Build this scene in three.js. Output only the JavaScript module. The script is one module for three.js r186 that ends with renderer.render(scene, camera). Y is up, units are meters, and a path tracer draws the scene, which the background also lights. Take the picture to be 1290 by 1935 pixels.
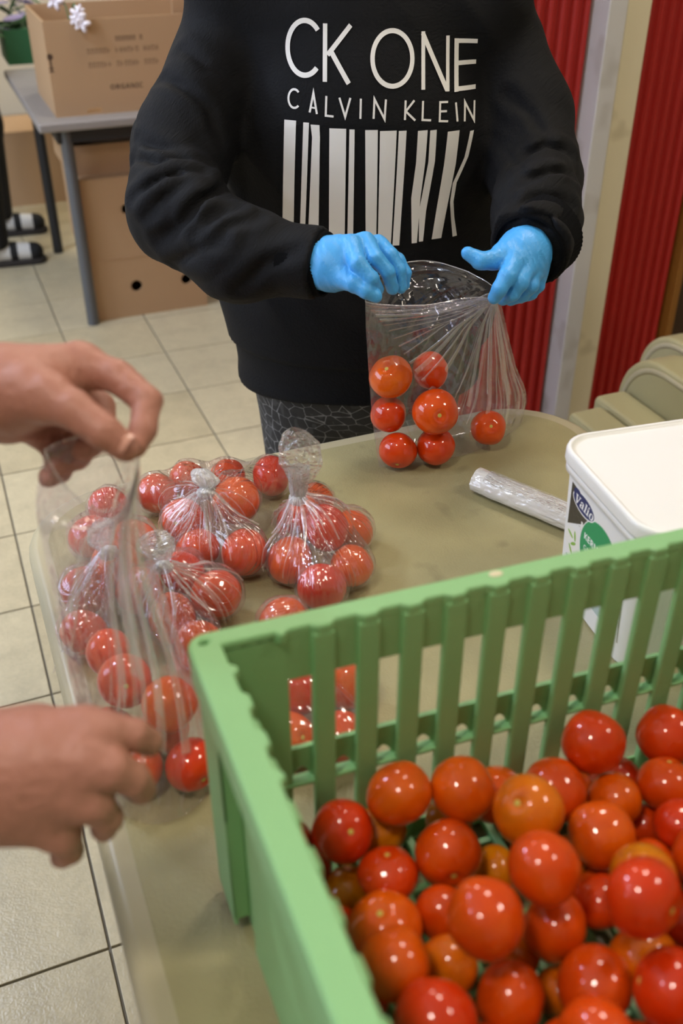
import * as THREE from 'three';
import { RoundedBoxGeometry } from 'three/addons/geometries/RoundedBoxGeometry.js';
import { mergeGeometries, mergeVertices } from 'three/addons/utils/BufferGeometryUtils.js';
import { RectAreaLightUniformsLib } from 'three/addons/lights/RectAreaLightUniformsLib.js';

// ------------------------------------------------------------------ camera, light, exposure
const scene = new THREE.Scene();
const renderer = new THREE.WebGLRenderer();
renderer.toneMapping = THREE.LinearToneMapping;
renderer.toneMappingExposure = 1.38;
renderer.shadowMap.enabled = true;
RectAreaLightUniformsLib.init();
const FPX = 1881, PITCH = 34.2 * Math.PI / 180, EYE = 1.5;
const camera = new THREE.PerspectiveCamera(2 * Math.atan(967.5 / FPX) * 180 / Math.PI, 1290 / 1935, 0.05, 60);
camera.position.set(0, EYE, 0);
camera.rotation.set(-PITCH, 0, 0);
camera.focus = 1.38;
camera.userData.fStop = 3.8;
scene.background = new THREE.Color(0.0, 0.0, 0.0);

const V = (x, y, z) => new THREE.Vector3(x, y, z);
const SP = Math.sin(PITCH), CP = Math.cos(PITCH);
const ray = (px, py) => { const u = (px - 645) / FPX, v = -(py - 967.5) / FPX; return V(u, -SP + v * CP, -CP - v * SP); };
const onY = (px, py, h) => { const d = ray(px, py); return V(0, EYE, 0).addScaledVector(d, (h - EYE) / d.y); };
const at = (px, py, zc) => V(0, EYE, 0).addScaledVector(ray(px, py), zc);
const depthOf = (p) => (EYE - p.y) * SP - p.z * CP;
const project = (p) => { const zc = depthOf(p), yc = (p.y - EYE) * CP - p.z * SP; return [645 + FPX * p.x / zc, 967.5 - FPX * yc / zc, zc]; };
// the building's grid (floor tiles, tables, walls): A runs away from the lens and 22 degrees to the left, B to the right of it
const TURN = 22 * Math.PI / 180;
const AX = V(-Math.sin(TURN), 0, -Math.cos(TURN)), BX = V(Math.cos(TURN), 0, -Math.sin(TURN));
const AB = (a, b, y = 0) => V(AX.x * a + BX.x * b, y, AX.z * a + BX.z * b);
const aOf = (p) => p.x * AX.x + p.z * AX.z, bOf = (p) => p.x * BX.x + p.z * BX.z;
const onA = (px, py, a) => { const d = ray(px, py); return V(0, EYE, 0).addScaledVector(d, a / (d.x * AX.x + d.z * AX.z)); };

const CEIL = 3.0, TT = 0.73;                      // ceiling, table top
const WARM = new THREE.Color().setRGB(1.0, 0.895, 0.735), COOL = new THREE.Color().setRGB(0.70, 0.80, 1.0);
const LAMPS = [[0.05, -0.6, 1.15, WARM, 0.32], [-0.1, 2.0, 0.5, WARM], [1.5, 1.3, 0.5, WARM], [3.0, -1.1, 1.8, COOL], [1.4, -1.6, 0.4, COOL], [3.2, 0.9, 0.4, WARM], [4.9, 1.4, 0.7, WARM], [5.0, 3.2, 0.5, WARM], [6.4, -0.4, 0.7, WARM]];   // a, b, strength, colour, size
const LAMP_NITS = 42, LAMP_SIZE = 0.42;
const WIN_NITS = 3, WIN_COLOR = new THREE.Color().setRGB(0.66, 0.76, 1.0);
const WINDOW = { b: -2.7, a0: 0.6, a1: 3.4, y0: 1.35, y1: 2.75 };

// ------------------------------------------------------------------ helpers
let seed = 7;
const rnd = () => { seed = (seed + 0x6D2B79F5) | 0; let t = Math.imul(seed ^ (seed >>> 15), 1 | seed); t = (t + Math.imul(t ^ (t >>> 7), 61 | t)) ^ t; return ((t ^ (t >>> 14)) >>> 0) / 4294967296; };
const lerp = (a, b, t) => a + (b - a) * t, clamp = (x, a, b) => Math.min(b, Math.max(a, x));
const sstep = (a, b, x) => { const t = clamp((x - a) / (b - a), 0, 1); return t * t * (3 - 2 * t); };
function hash3(x, y, z) { let h = Math.imul(x, 374761393) ^ Math.imul(y, 668265263) ^ Math.imul(z, 2147483647 - 1640531527); h = Math.imul(h ^ (h >>> 13), 1274126177); return ((h ^ (h >>> 16)) >>> 0) / 4294967296; }
function noise(x, y, z) {                         // value noise, -1..1
  const xi = Math.floor(x), yi = Math.floor(y), zi = Math.floor(z);
  let u = x - xi, v = y - yi, w = z - zi; u = u * u * (3 - 2 * u); v = v * v * (3 - 2 * v); w = w * w * (3 - 2 * w);
  const g = (i, j, k) => hash3(xi + i, yi + j, zi + k);
  const a = lerp(lerp(g(0, 0, 0), g(1, 0, 0), u), lerp(g(0, 1, 0), g(1, 1, 0), u), v);
  const b = lerp(lerp(g(0, 0, 1), g(1, 0, 1), u), lerp(g(0, 1, 1), g(1, 1, 1), u), v);
  return lerp(a, b, w) * 2 - 1;
}
const fbm = (x, y, z) => 0.55 * noise(x, y, z) + 0.3 * noise(x * 2.1 + 5, y * 2.1, z * 2.1) + 0.15 * noise(x * 4.3, y * 4.3 + 9, z * 4.3);
const names = {};
function numbered(n) { const k = names[n] = (names[n] ?? -1) + 1; return k ? `${n}_${String(k).padStart(3, '0')}` : n; }
function tag(o, label, category, group) { o.userData.label = label; o.userData.category = category; if (group) o.userData.group = group; return o; }
function shade(m) { m.castShadow = true; m.receiveShadow = true; return m; }
function thing(name, label, category, pos = V(0, 0, 0), turn = 0, group) {
  const o = new THREE.Group(); o.name = numbered(name); o.position.copy(pos); o.rotation.y = turn; scene.add(o);
  return tag(o, label, category, group);
}
function single(name, geo, mat, label, category, group) { const m = shade(new THREE.Mesh(geo, mat)); m.name = numbered(name); scene.add(m); return tag(m, label, category, group); }
function part(parent, name, geo, mat, pos, label) {
  const m = shade(new THREE.Mesh(geo, mat)); m.name = name; if (pos) m.position.copy(pos); parent.add(m); if (label) m.userData.label = label; return m;
}
const local = (geo, root) => geo.translate(-root.position.x, -root.position.y, -root.position.z);   // world-space geometry into an unturned root
function struct(name) { const o = new THREE.Group(); o.name = name; o.userData.kind = 'structure'; scene.add(o); return o; }
const box = (w, h, d, x = 0, y = 0, z = 0) => new THREE.BoxGeometry(w, h, d).translate(x, y, z);
const rbox = (w, h, d, r, x = 0, y = 0, z = 0, s = 2) => new RoundedBoxGeometry(w, h, d, s, r).translate(x, y, z);
function boxUV(g, s = 1) {                        // uv in metres by the face's main direction
  const p = g.attributes.position, n = g.attributes.normal, uv = new Float32Array(p.count * 2);
  for (let i = 0; i < p.count; i++) {
    const ax = Math.abs(n.getX(i)), ay = Math.abs(n.getY(i)), az = Math.abs(n.getZ(i));
    let u, v; if (ay >= ax && ay >= az) { u = p.getX(i); v = p.getZ(i); } else if (ax >= az) { u = p.getZ(i); v = p.getY(i); } else { u = p.getX(i); v = p.getY(i); }
    uv[2 * i] = u * s; uv[2 * i + 1] = v * s;
  }
  g.setAttribute('uv', new THREE.BufferAttribute(uv, 2)); return g;
}
function gridGeo(nu, nv, f, closeU = false) {      // f(s, t) -> Vector3 ; uv = s, t
  const pos = [], uv = [], idx = [];
  for (let j = 0; j <= nv; j++) for (let i = 0; i <= nu; i++) { const p = f(i / nu, j / nv); pos.push(p.x, p.y, p.z); uv.push(i / nu, j / nv); }
  for (let j = 0; j < nv; j++) for (let i = 0; i < nu; i++) { const a = j * (nu + 1) + i, b = a + 1, c = a + nu + 1, d = c + 1; idx.push(a, b, d, a, d, c); }
  const g = new THREE.BufferGeometry(); g.setAttribute('position', new THREE.Float32BufferAttribute(pos, 3)); g.setAttribute('uv', new THREE.Float32BufferAttribute(uv, 2)); g.setIndex(idx); g.computeVertexNormals(); return g;
}
function roundRect(w, h, r) {
  const s = new THREE.Shape(), x = -w / 2, y = -h / 2;
  s.moveTo(x + r, y); s.lineTo(x + w - r, y); s.absarc(x + w - r, y + r, r, -Math.PI / 2, 0); s.lineTo(x + w, y + h - r); s.absarc(x + w - r, y + h - r, r, 0, Math.PI / 2);
  s.lineTo(x + r, y + h); s.absarc(x + r, y + h - r, r, Math.PI / 2, Math.PI); s.lineTo(x, y + r); s.absarc(x + r, y + r, r, Math.PI, Math.PI * 1.5); return s;
}
function slab(shape, h, bevel = 0.002, seg = 10) {   // extruded upwards from y = 0 (shape x -> x, shape y -> -z)
  const g = new THREE.ExtrudeGeometry(shape, { depth: h - 2 * bevel, bevelEnabled: bevel > 0, bevelSize: bevel, bevelThickness: bevel, bevelOffset: -bevel, bevelSegments: 2, curveSegments: seg });
  return g.translate(0, 0, bevel).rotateX(-Math.PI / 2);
}
function tube(points, r, seg = 24, rad = 8) { return new THREE.TubeGeometry(new THREE.CatmullRomCurve3(points), seg, r, rad, false); }
function canvasTex(w, h, draw, srgb = true) {
  const c = document.createElement('canvas'); c.width = w; c.height = h; const g = c.getContext('2d'); draw(g, w, h);
  const t = new THREE.CanvasTexture(c); if (srgb) t.colorSpace = THREE.SRGBColorSpace; t.magFilter = THREE.LinearFilter; return t;
}
function dataTex(n, f, srgb = false, m = n) {      // tiling greyscale or rgb data, f(u, v) -> 0..1 or [r, g, b]
  const d = new Uint8Array(n * m * 4);
  for (let j = 0; j < m; j++) for (let i = 0; i < n; i++) { let c = f(i / n, j / m); if (typeof c === 'number') c = [c, c, c]; const k = 4 * (j * n + i); for (let q = 0; q < 3; q++) d[k + q] = clamp(Math.round(c[q] * 255), 0, 255); d[k + 3] = 255; }
  const t = new THREE.DataTexture(d, n, m); t.magFilter = THREE.LinearFilter; t.wrapS = t.wrapT = THREE.RepeatWrapping; if (srgb) t.colorSpace = THREE.SRGBColorSpace; t.needsUpdate = true; return t;
}
function tileNoise(u, v, f, s = 0) {               // wraps at 1
  const x = u * f, y = v * f, xi = Math.floor(x), yi = Math.floor(y); let a = x - xi, b = y - yi; a = a * a * (3 - 2 * a); b = b * b * (3 - 2 * b);
  const g = (i, j) => hash3((xi + i) % f, (yi + j) % f, s + 31);
  return lerp(lerp(g(0, 0), g(1, 0), a), lerp(g(0, 1), g(1, 1), a), b);
}
const tfbm = (u, v, f, s) => 0.5 * tileNoise(u, v, f, s) + 0.3 * tileNoise(u, v, f * 2, s + 1) + 0.2 * tileNoise(u, v, f * 4, s + 2);
const rep = (t, x, y = x) => { const c = t.clone(); c.repeat.set(x, y); c.needsUpdate = true; return c; };

// smooth distance fields and their surfaces
function cone(p, a, b, ra, rb) {
  const bx = b.x - a.x, by = b.y - a.y, bz = b.z - a.z, px = p[0] - a.x, py = p[1] - a.y, pz = p[2] - a.z;
  const t = clamp((px * bx + py * by + pz * bz) / (bx * bx + by * by + bz * bz + 1e-12), 0, 1);
  return Math.hypot(px - bx * t, py - by * t, pz - bz * t) - (ra + (rb - ra) * t);
}
const smin = (a, b, k) => { const h = Math.max(k - Math.abs(a - b), 0) / k; return Math.min(a, b) - h * h * k * 0.25; };
const smax = (a, b, k) => -smin(-a, -b, k);
function surfaceNet(f, lo, hi, h) {
  const B = 4, n = [0, 1, 2].map((i) => Math.ceil((hi.getComponent(i) - lo.getComponent(i)) / h / B) * B + 1);
  const [nx, ny, nz] = n, val = new Float32Array(nx * ny * nz), id = (i, j, k) => (k * ny + j) * nx + i, P = [0, 0, 0];
  const ev = (i, j, k) => { P[0] = lo.x + i * h; P[1] = lo.y + j * h; P[2] = lo.z + k * h; return f(P); };
  val.fill(NaN);
  for (let k = 0; k < nz - 1; k += B) for (let j = 0; j < ny - 1; j += B) for (let i = 0; i < nx - 1; i += B) {
    const c = ev(i + B / 2, j + B / 2, k + B / 2), far = Math.abs(c) > B * h * 1.35;
    for (let z = k; z <= k + B; z++) for (let y = j; y <= j + B; y++) for (let x = i; x <= i + B; x++) { const q = id(x, y, z); if (far) { if (val[q] !== val[q]) val[q] = c; } else if (val[q] !== val[q] || Math.abs(val[q]) > B * h * 0.3) val[q] = ev(x, y, z); }
  }
  const vid = new Int32Array(nx * ny * nz).fill(-1), pos = [], idx = [];
  const C = [[0, 0, 0], [1, 0, 0], [0, 1, 0], [1, 1, 0], [0, 0, 1], [1, 0, 1], [0, 1, 1], [1, 1, 1]], E = [[0, 1], [2, 3], [4, 5], [6, 7], [0, 2], [1, 3], [4, 6], [5, 7], [0, 4], [1, 5], [2, 6], [3, 7]];
  const cv = new Float32Array(8);
  for (let k = 0; k < nz - 1; k++) for (let j = 0; j < ny - 1; j++) for (let i = 0; i < nx - 1; i++) {
    let m = 0; for (let c = 0; c < 8; c++) { cv[c] = val[id(i + C[c][0], j + C[c][1], k + C[c][2])]; if (cv[c] < 0) m |= 1 << c; }
    if (m === 0 || m === 255) continue;
    let x = 0, y = 0, z = 0, w = 0;
    for (const [a, b] of E) if ((cv[a] < 0) !== (cv[b] < 0)) { const t = cv[a] / (cv[a] - cv[b]); x += lerp(C[a][0], C[b][0], t); y += lerp(C[a][1], C[b][1], t); z += lerp(C[a][2], C[b][2], t); w++; }
    vid[id(i, j, k)] = pos.length / 3; pos.push(lo.x + (i + x / w) * h, lo.y + (j + y / w) * h, lo.z + (k + z / w) * h);
  }
  const quad = (a, b, c, d, flip) => { if (a < 0 || b < 0 || c < 0 || d < 0) return; if (flip) idx.push(a, c, b, a, d, c); else idx.push(a, b, c, a, c, d); };
  for (let k = 1; k < nz - 1; k++) for (let j = 1; j < ny - 1; j++) for (let i = 1; i < nx - 1; i++) {
    const s = val[id(i, j, k)] < 0;
    if (s !== (val[id(i + 1, j, k)] < 0)) quad(vid[id(i, j - 1, k - 1)], vid[id(i, j, k - 1)], vid[id(i, j, k)], vid[id(i, j - 1, k)], !s);
    if (s !== (val[id(i, j + 1, k)] < 0)) quad(vid[id(i - 1, j, k - 1)], vid[id(i - 1, j, k)], vid[id(i, j, k)], vid[id(i, j, k - 1)], !s);
    if (s !== (val[id(i, j, k + 1)] < 0)) quad(vid[id(i - 1, j - 1, k)], vid[id(i, j - 1, k)], vid[id(i, j, k)], vid[id(i - 1, j, k)], !s);
  }
  const g = new THREE.BufferGeometry(); g.setAttribute('position', new THREE.Float32BufferAttribute(pos, 3)); g.setIndex(idx);
  g.computeVertexNormals();
  // normals from the field itself
  const N = g.attributes.normal, e = h * 0.6, Q = [0, 0, 0];
  for (let i = 0; i < N.count; i++) {
    const x = pos[3 * i], y = pos[3 * i + 1], z = pos[3 * i + 2], q = (a, b, c) => { Q[0] = a; Q[1] = b; Q[2] = c; return f(Q); };
    const gx = q(x + e, y, z) - q(x - e, y, z), gy = q(x, y + e, z) - q(x, y - e, z), gz = q(x, y, z + e) - q(x, y, z - e), l = Math.hypot(gx, gy, gz);
    if (l > 1e-9) N.setXYZ(i, gx / l, gy / l, gz / l);
  }
  const uv = new Float32Array(pos.length / 3 * 2); for (let i = 0; i < uv.length / 2; i++) { uv[2 * i] = pos[3 * i] * 0.8 + pos[3 * i + 2] * 0.6; uv[2 * i + 1] = pos[3 * i + 1] + 0.3 * pos[3 * i + 2]; }
  g.setAttribute('uv', new THREE.BufferAttribute(uv, 2));
  return g;
}
const boundsOf = (pts, m) => { const lo = V(1e9, 1e9, 1e9), hi = V(-1e9, -1e9, -1e9); for (const [p, r] of pts) { lo.min(V(p.x - r - m, p.y - r - m, p.z - r - m)); hi.max(V(p.x + r + m, p.y + r + m, p.z + r + m)); } return [lo, hi]; };

// ------------------------------------------------------------------ materials
const std = (hex, roughness = 0.6, extra = {}) => new THREE.MeshStandardMaterial({ color: hex, roughness, ...extra });
const phys = (hex, roughness = 0.5, extra = {}) => new THREE.MeshPhysicalMaterial({ color: hex, roughness, ...extra });
const grain = dataTex(256, (u, v) => 0.5 + 0.35 * (tfbm(u, v, 32, 1) - 0.5) + 0.5 * (tileNoise(u, v, 128, 5) - 0.5));
const weave = dataTex(256, (u, v) => 0.5 + 0.2 * Math.sin(u * Math.PI * 128) * Math.sin(v * Math.PI * 128) + 0.4 * (tileNoise(u, v, 64, 9) - 0.5));
const M = {
  wall: std('#d9d3c4', 0.85), ceiling: std('#e9e6de', 0.9), grout: std('#6f6a60', 0.95),
  red: std('#a81d16', 0.5, { bumpMap: rep(grain, 6), bumpScale: 0.0006 }),
  cream: std('#d6cdb4', 0.55), white: std('#d4d3d0', 0.5), darkWood: std('#3a2410', 0.6), wood: std('#8a5a1c', 0.55),
  table: std('#aaa37c', 0.4, { bumpMap: rep(grain, 5), bumpScale: 0.0006 }), tableRim: std('#aea68a', 0.36),
  metal: std('#63676d', 0.42, { metalness: 0.35 }), darkMetal: std('#2b2c2e', 0.5, { metalness: 0.2 }),
  crate: phys('#88bd82', 0.42, { bumpMap: rep(grain, 8), bumpScale: 0.0002 }),
  bucket: phys('#eeeeee', 0.32), lid: phys('#f3f3f2', 0.3),
  carton: std('#b0906c', 0.85), 
  greyTop: std('#8d8884', 0.5), black: std('#0b0b0c', 0.8),
  scar: std('#c9b458', 0.7), scarDark: std('#8a7a35', 0.8),
  glove: phys('#4ba9f1', 0.4, { bumpMap: rep(grain, 16), bumpScale: 0.0004 }),
  skin: phys('#b27a69', 0.5, { bumpMap: rep(grain, 14), bumpScale: 0.0006 }), nail: phys('#cc9886', 0.28),
  hair: std('#2a1a10', 0.6), trouser: std('#101114', 0.85), rubber: std('#16181a', 0.8), shoeWhite: std('#c9c7c2', 0.7), sole: std('#2b2622', 0.85),
  green: std('#2d6a44', 0.6), leaf: std('#47754b', 0.6), pink: std('#d65bb8', 0.5), petal: std('#efeaf2', 0.6), lilac: std('#a79fd0', 0.6), blue: std('#6f86c9', 0.6),
};
// sweatshirt cloth: near-black fleece jersey
M.sweat = phys('#08090d', 0.8, { specularIntensity: 0.5, sheen: 0.07, sheenRoughness: 0.5, sheenColor: new THREE.Color('#4a5268'), bumpMap: rep(weave, 9), bumpScale: 0.0012 });
M.cuff = phys('#08090d', 0.85, { specularIntensity: 0.3, sheen: 0.05, sheenRoughness: 0.6, sheenColor: new THREE.Color('#565b6b'), bumpMap: rep(weave, 9), bumpScale: 0.001 });
M.shirt2 = std('#3a4049', 0.85);
// clear polythene: a sheet with a little milk in it, creased
const crease = dataTex(256, (u, v) => { const a = tileNoise(u, v * 0.999, 64, 3), r = 1 - Math.abs(2 * tfbm(u, v, 8, 7) - 1); return 0.06 * a + 0.94 * r * r; });
const streak = dataTex(256, (u, v) => { const w = u + 0.01 * Math.sin(v * 6.283 * 2); const x = ((w % 1) + 1) % 1; return 0.5 * tileNoise(x, v * 0.06, 64, 3) + 0.3 * tileNoise(x, v * 0.12, 128, 4) + 0.2 * (1 - Math.abs(2 * tileNoise(u, v, 16, 6) - 1)); });
M.film = phys('#fbf9ff', 0.11, { transmission: 0.972, thickness: 0, ior: 1.85, side: THREE.DoubleSide, bumpMap: rep(crease, 0.7, 0.7), bumpScale: 0.004 });
M.filmTied = phys('#fcf8fc', 0.11, { transmission: 0.968, thickness: 0, ior: 1.85, side: THREE.DoubleSide, bumpMap: rep(streak, 3, 1), bumpScale: 0.005 });
M.filmKnot = phys('#ffffff', 0.3, { transmission: 0.4, thickness: 0, ior: 1.7, side: THREE.DoubleSide, bumpMap: rep(streak, 2, 1), bumpScale: 0.003 });
M.filmRoll = phys('#f4f2f0', 0.16, { transmission: 0.2, thickness: 0, ior: 1.85, side: THREE.DoubleSide, bumpMap: rep(crease, 1, 1), bumpScale: 0.0012 });
M.filmFold = phys('#ffffff', 0.14, { transmission: 0.84, thickness: 0, ior: 2.0, side: THREE.DoubleSide });
M.filmTail = phys('#ffffff', 0.16, { transmission: 0.84, thickness: 0, ior: 1.9, side: THREE.DoubleSide, bumpMap: rep(crease, 1.2, 1.2), bumpScale: 0.006 });
// tomato skins
const TOM = ['#df4604', '#e35404', '#d83a05', '#e66403', '#e37803', '#de8a05'].map((c, i) => phys(c, 0.45, { clearcoat: 1, clearcoatRoughness: 0.05, specularIntensity: 0.25, map: null, color: new THREE.Color(c) }));
const blot = dataTex(128, (u, v) => { const n = tfbm(u, v, 4, 11), k = 0.86 + 0.28 * (n - 0.5); return [clamp(0.93 + 0.12 * (n - 0.5), 0, 1), clamp(k, 0, 1), clamp(k, 0, 1)]; }, true);
for (const m of TOM) m.map = blot;

// ------------------------------------------------------------------ room
{
  const floor = struct('floor');
  const P = 0.3128, G = 0.004, A0 = 1.0155 - P * 10, B0 = 0.003 - P * 10;
  floor.rotation.y = TURN;                          // local x = B, local z = -A
  part(floor, 'grout_bed', box(9.2, 0.1, 11.4, 1.2, -0.056, -2.9), M.grout);
  const tint = [0, 1, 2, 3].map((i) => std(['#c1b596', '#bdb192', '#c4b99b', '#baae8f'][i], 0.36, { bumpMap: rep(grain, 1), bumpScale: 0.0008, map: dataTex(128, (u, v) => { const n = 0.93 + 0.1 * (tfbm(u, v, 8, 20 + i) - 0.5) + 0.05 * (tileNoise(u, v, 64, 40 + i) - 0.5); return [n, n, n * 0.995]; }, true) }));
  const tg = new RoundedBoxGeometry(P - G, 0.008, P - G, 1, 0.0018);
  const cells = [];
  for (let i = -1; i < 35; i++) for (let j = -1; j < 28; j++) {
    const a = A0 + (i + 0.5) * P, b = B0 + (j + 0.5) * P; if (a < -2.5 || a > 7.1 || b < -2.5 || b > 4.9) continue;
    const p = AB(a, b, 0), q = project(p); let d = 1e9;
    if (q[2] > 0.3 && q[0] > -160 && q[0] < 1450 && q[1] > -60 && q[1] < 2200) d = q[2];
    if (a > 2.05 && b > 0.95 ) d = 1e9;            // behind the red partition
    cells.push([d, a, b]);
  }
  cells.sort((x, y) => x[0] - y[0]);
  const rest = [];
  cells.forEach(([d, a, b], i) => {
    if (i < 290 && d < 1e8) { const t = part(floor, 'tile', tg, tint[Math.floor(rnd() * 4)], V(b, -0.004, -a)); t.rotation.y = Math.floor(rnd() * 4) * Math.PI / 2; }
    else rest.push(box(P - G, 0.008, P - G, b, -0.004, -a));
  });
  const r = part(floor, 'floor_tiles', mergeGeometries(rest), tint[0]); r.userData.kind = 'stuff';

  const wallBox = (name, a0, a1, b0, b1, y0 = 0, y1 = CEIL, mat = M.wall) => {
    const o = struct(name); o.rotation.y = TURN; part(o, 'wall_panel', box(b1 - b0, y1 - y0, a1 - a0, (b0 + b1) / 2, (y0 + y1) / 2, -(a0 + a1) / 2), mat); return o;
  };
  wallBox('wall_back', 7.1, 7.25, -2.9, 5.1);
  wallBox('wall_front', -2.65, -2.5, -2.9, 5.1);
  wallBox('wall_side', -2.5, 7.1, 4.9, 5.05);
  const c = struct('ceiling'); c.rotation.y = TURN; part(c, 'ceiling_board', box(8.2, 0.12, 10, 1.1, CEIL + 0.06, -2.3), M.ceiling);
  // left wall with its long window
  const W = WINDOW, wl = struct('wall_left'); wl.rotation.y = TURN;
  const wbx = (a0, a1, y0, y1) => part(wl, 'wall_panel', box(0.18, y1 - y0, a1 - a0, W.b - 0.09, (y0 + y1) / 2, -(a0 + a1) / 2), M.wall);
  wbx(-2.65, W.a0, 0, CEIL); wbx(W.a1, 7.25, 0, CEIL); wbx(W.a0, W.a1, 0, W.y0); wbx(W.a0, W.a1, W.y1, CEIL);
  const wd = struct('window_1'); wd.rotation.y = TURN;
  const fr = M.white, wa = W.a1 - W.a0, wy = W.y1 - W.y0, ma = (W.a0 + W.a1) / 2, my = (W.y0 + W.y1) / 2;
  for (const [y, h] of [[W.y0 + 0.03, 0.06], [W.y1 - 0.03, 0.06]]) part(wd, 'window_frame', box(0.08, h, wa, W.b - 0.1, y, -ma), fr);
  for (const a of [W.a0 + 0.03, ma - 0.45, ma + 0.45, W.a1 - 0.03]) part(wd, 'mullion', box(0.08, wy - 0.12, 0.06, W.b - 0.1, my, -a), fr);
  const glow = new THREE.MeshStandardMaterial({ color: '#dfe6f2', roughness: 0.3, emissive: WIN_COLOR, emissiveIntensity: 1.5 });
  for (const [a0, a1] of [[W.a0 + 0.06, ma - 0.48], [ma - 0.42, ma + 0.42], [ma + 0.48, W.a1 - 0.06]]) part(wd, 'frosted_pane', box(0.01, wy - 0.12, a1 - a0, W.b - 0.12, my, -(a0 + a1) / 2), glow);
  const wlgt = new THREE.RectAreaLight(WIN_COLOR, WIN_NITS, wa - 0.12, wy - 0.12); wlgt.castShadow = true;
  const wp = AB(ma, W.b - 0.04, my); wlgt.position.copy(wp); wlgt.lookAt(AB(ma, W.b + 1, my)); scene.add(wlgt);

  // ceiling lamps
  const lf = std('#e7e7e4', 0.5), ld = new THREE.MeshStandardMaterial({ color: '#ffffff', roughness: 0.6, emissive: WARM, emissiveIntensity: 6 }), lc = new THREE.MeshStandardMaterial({ color: '#ffffff', roughness: 0.6, emissive: COOL, emissiveIntensity: 6 });
  LAMPS.forEach(([a, b, s, col, S = LAMP_SIZE], i) => {
    const near = ['above the crate of tomatoes', 'above the bench end', 'above the gloved person', 'giving bluish light over the tiled floor', 'giving bluish light beside the bare-handed person', 'above the grey table', 'above the cartons', 'beyond the red partition', 'by the back wall'][i];
    const o = thing('ceiling_light', `square flush ceiling lamp ${near}`, 'ceiling light', AB(a, b, CEIL), TURN, 'ceiling lamps');
    const f = 0.03;
    for (const [w, d, x, z] of [[S + 2 * f, f, 0, S / 2 + f / 2], [S + 2 * f, f, 0, -S / 2 - f / 2], [f, S, S / 2 + f / 2, 0], [f, S, -S / 2 - f / 2, 0]]) part(o, 'lamp_frame', box(w, 0.05, d, x, -0.025, z), lf);
    part(o, 'diffuser', box(S, 0.02, S, 0, -0.012, 0), col === COOL ? lc : ld);
    const L = new THREE.RectAreaLight(col, LAMP_NITS * s, S - 0.02, S - 0.02); L.castShadow = true; const p = AB(a, b, CEIL - 0.03); L.position.copy(p); L.lookAt(V(p.x, 0, p.z)); scene.add(L);
  });
}

// red ribbed partition behind the person, with its corner post
{
  const AW = 2.2;
  function ribs(b0, b1) {
    const n = Math.round((b1 - b0) / 0.034), s = new THREE.Shape(); s.moveTo(0, -0.02); s.lineTo(0, 0);
    const w = (b1 - b0) / n;
    for (let i = 0; i < n; i++) { const x = i * w; s.lineTo(x + w * 0.14, 0); for (let k = 0; k <= 6; k++) { const t = k / 6; s.lineTo(x + w * (0.14 + 0.72 * t), 0.015 * Math.sin(Math.PI * t) ** 0.8 + 0.0005); } s.lineTo(x + w * 0.999, 0); }
    s.lineTo(b1 - b0, -0.02);
    const g = new THREE.ExtrudeGeometry(s, { depth: 2.45, bevelEnabled: false, curveSegments: 1 });   // shape x -> b, shape y -> towards the room
    return g.rotateX(-Math.PI / 2).translate(b0, 0, 0);       // extrude goes up; shape y went to -z
  }
  const wr = struct('wall_right'); wr.rotation.y = TURN; wr.position.copy(AB(AW, 0, 0));
  const flip = (g) => { g.scale(1, 1, -1); const ix = g.index; if (ix) { for (let i = 0; i < ix.count; i += 3) { const t = ix.getX(i); ix.setX(i, ix.getX(i + 1)); ix.setX(i + 1, t); } } else { const p = g.attributes.position.array, nn = g.attributes.normal.array; for (let i = 0; i < p.length; i += 9) for (let k = 0; k < 3; k++) { let t = p[i + k]; p[i + k] = p[i + 3 + k]; p[i + 3 + k] = t; t = nn[i + k]; nn[i + k] = nn[i + 3 + k]; nn[i + 3 + k] = t; } } return g; };
  part(wr, 'ribbed_panel', flip(ribs(0.86, 1.525)), M.red); part(wr, 'ribbed_panel', flip(ribs(1.64, 1.90)), M.red);
  part(wr, 'panel_head', box(1.5, 0.55, 0.06, 1.61, 2.45 + 0.275, -0.01), M.cream);
  const post = struct('trim_1'); post.rotation.y = TURN; post.position.copy(AB(AW, 0, 0));
  const stain = dataTex(256, (u, v) => { const n = tfbm(u, v, 6, 3), s = n > 0.66 ? (n - 0.66) * 0.7 : 0; return [0.95 - s, 0.94 - 1.05 * s, 0.91 - 1.2 * s]; }, true);
  part(post, 'post_side', boxUV(rbox(0.052, 2.45, 0.11, 0.004, 1.548, 1.225, 0.02)), std('#cfcfd6', 0.5, { map: rep(stain, 1.4) }));
  part(post, 'post_face', boxUV(rbox(0.078, 2.45, 0.09, 0.004, 1.612, 1.225, 0.016)), std('#e0d7be', 0.55, { map: rep(stain, 1.7) }));
  const jamb = struct('trim_2'); jamb.rotation.y = TURN; jamb.position.copy(AB(AW, 0, 0));
  part(jamb, 'door_jamb', rbox(0.022, 2.45, 0.06, 0.003, 1.912, 1.225, 0.01), M.wood);
  part(jamb, 'door_leaf', box(0.62, 2.4, 0.04, 2.24, 1.2, -0.02), M.darkWood);
  part(jamb, 'partition_end', box(0.14, 2.45, 0.12, 2.62, 1.225, 0), M.cream);
}

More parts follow.
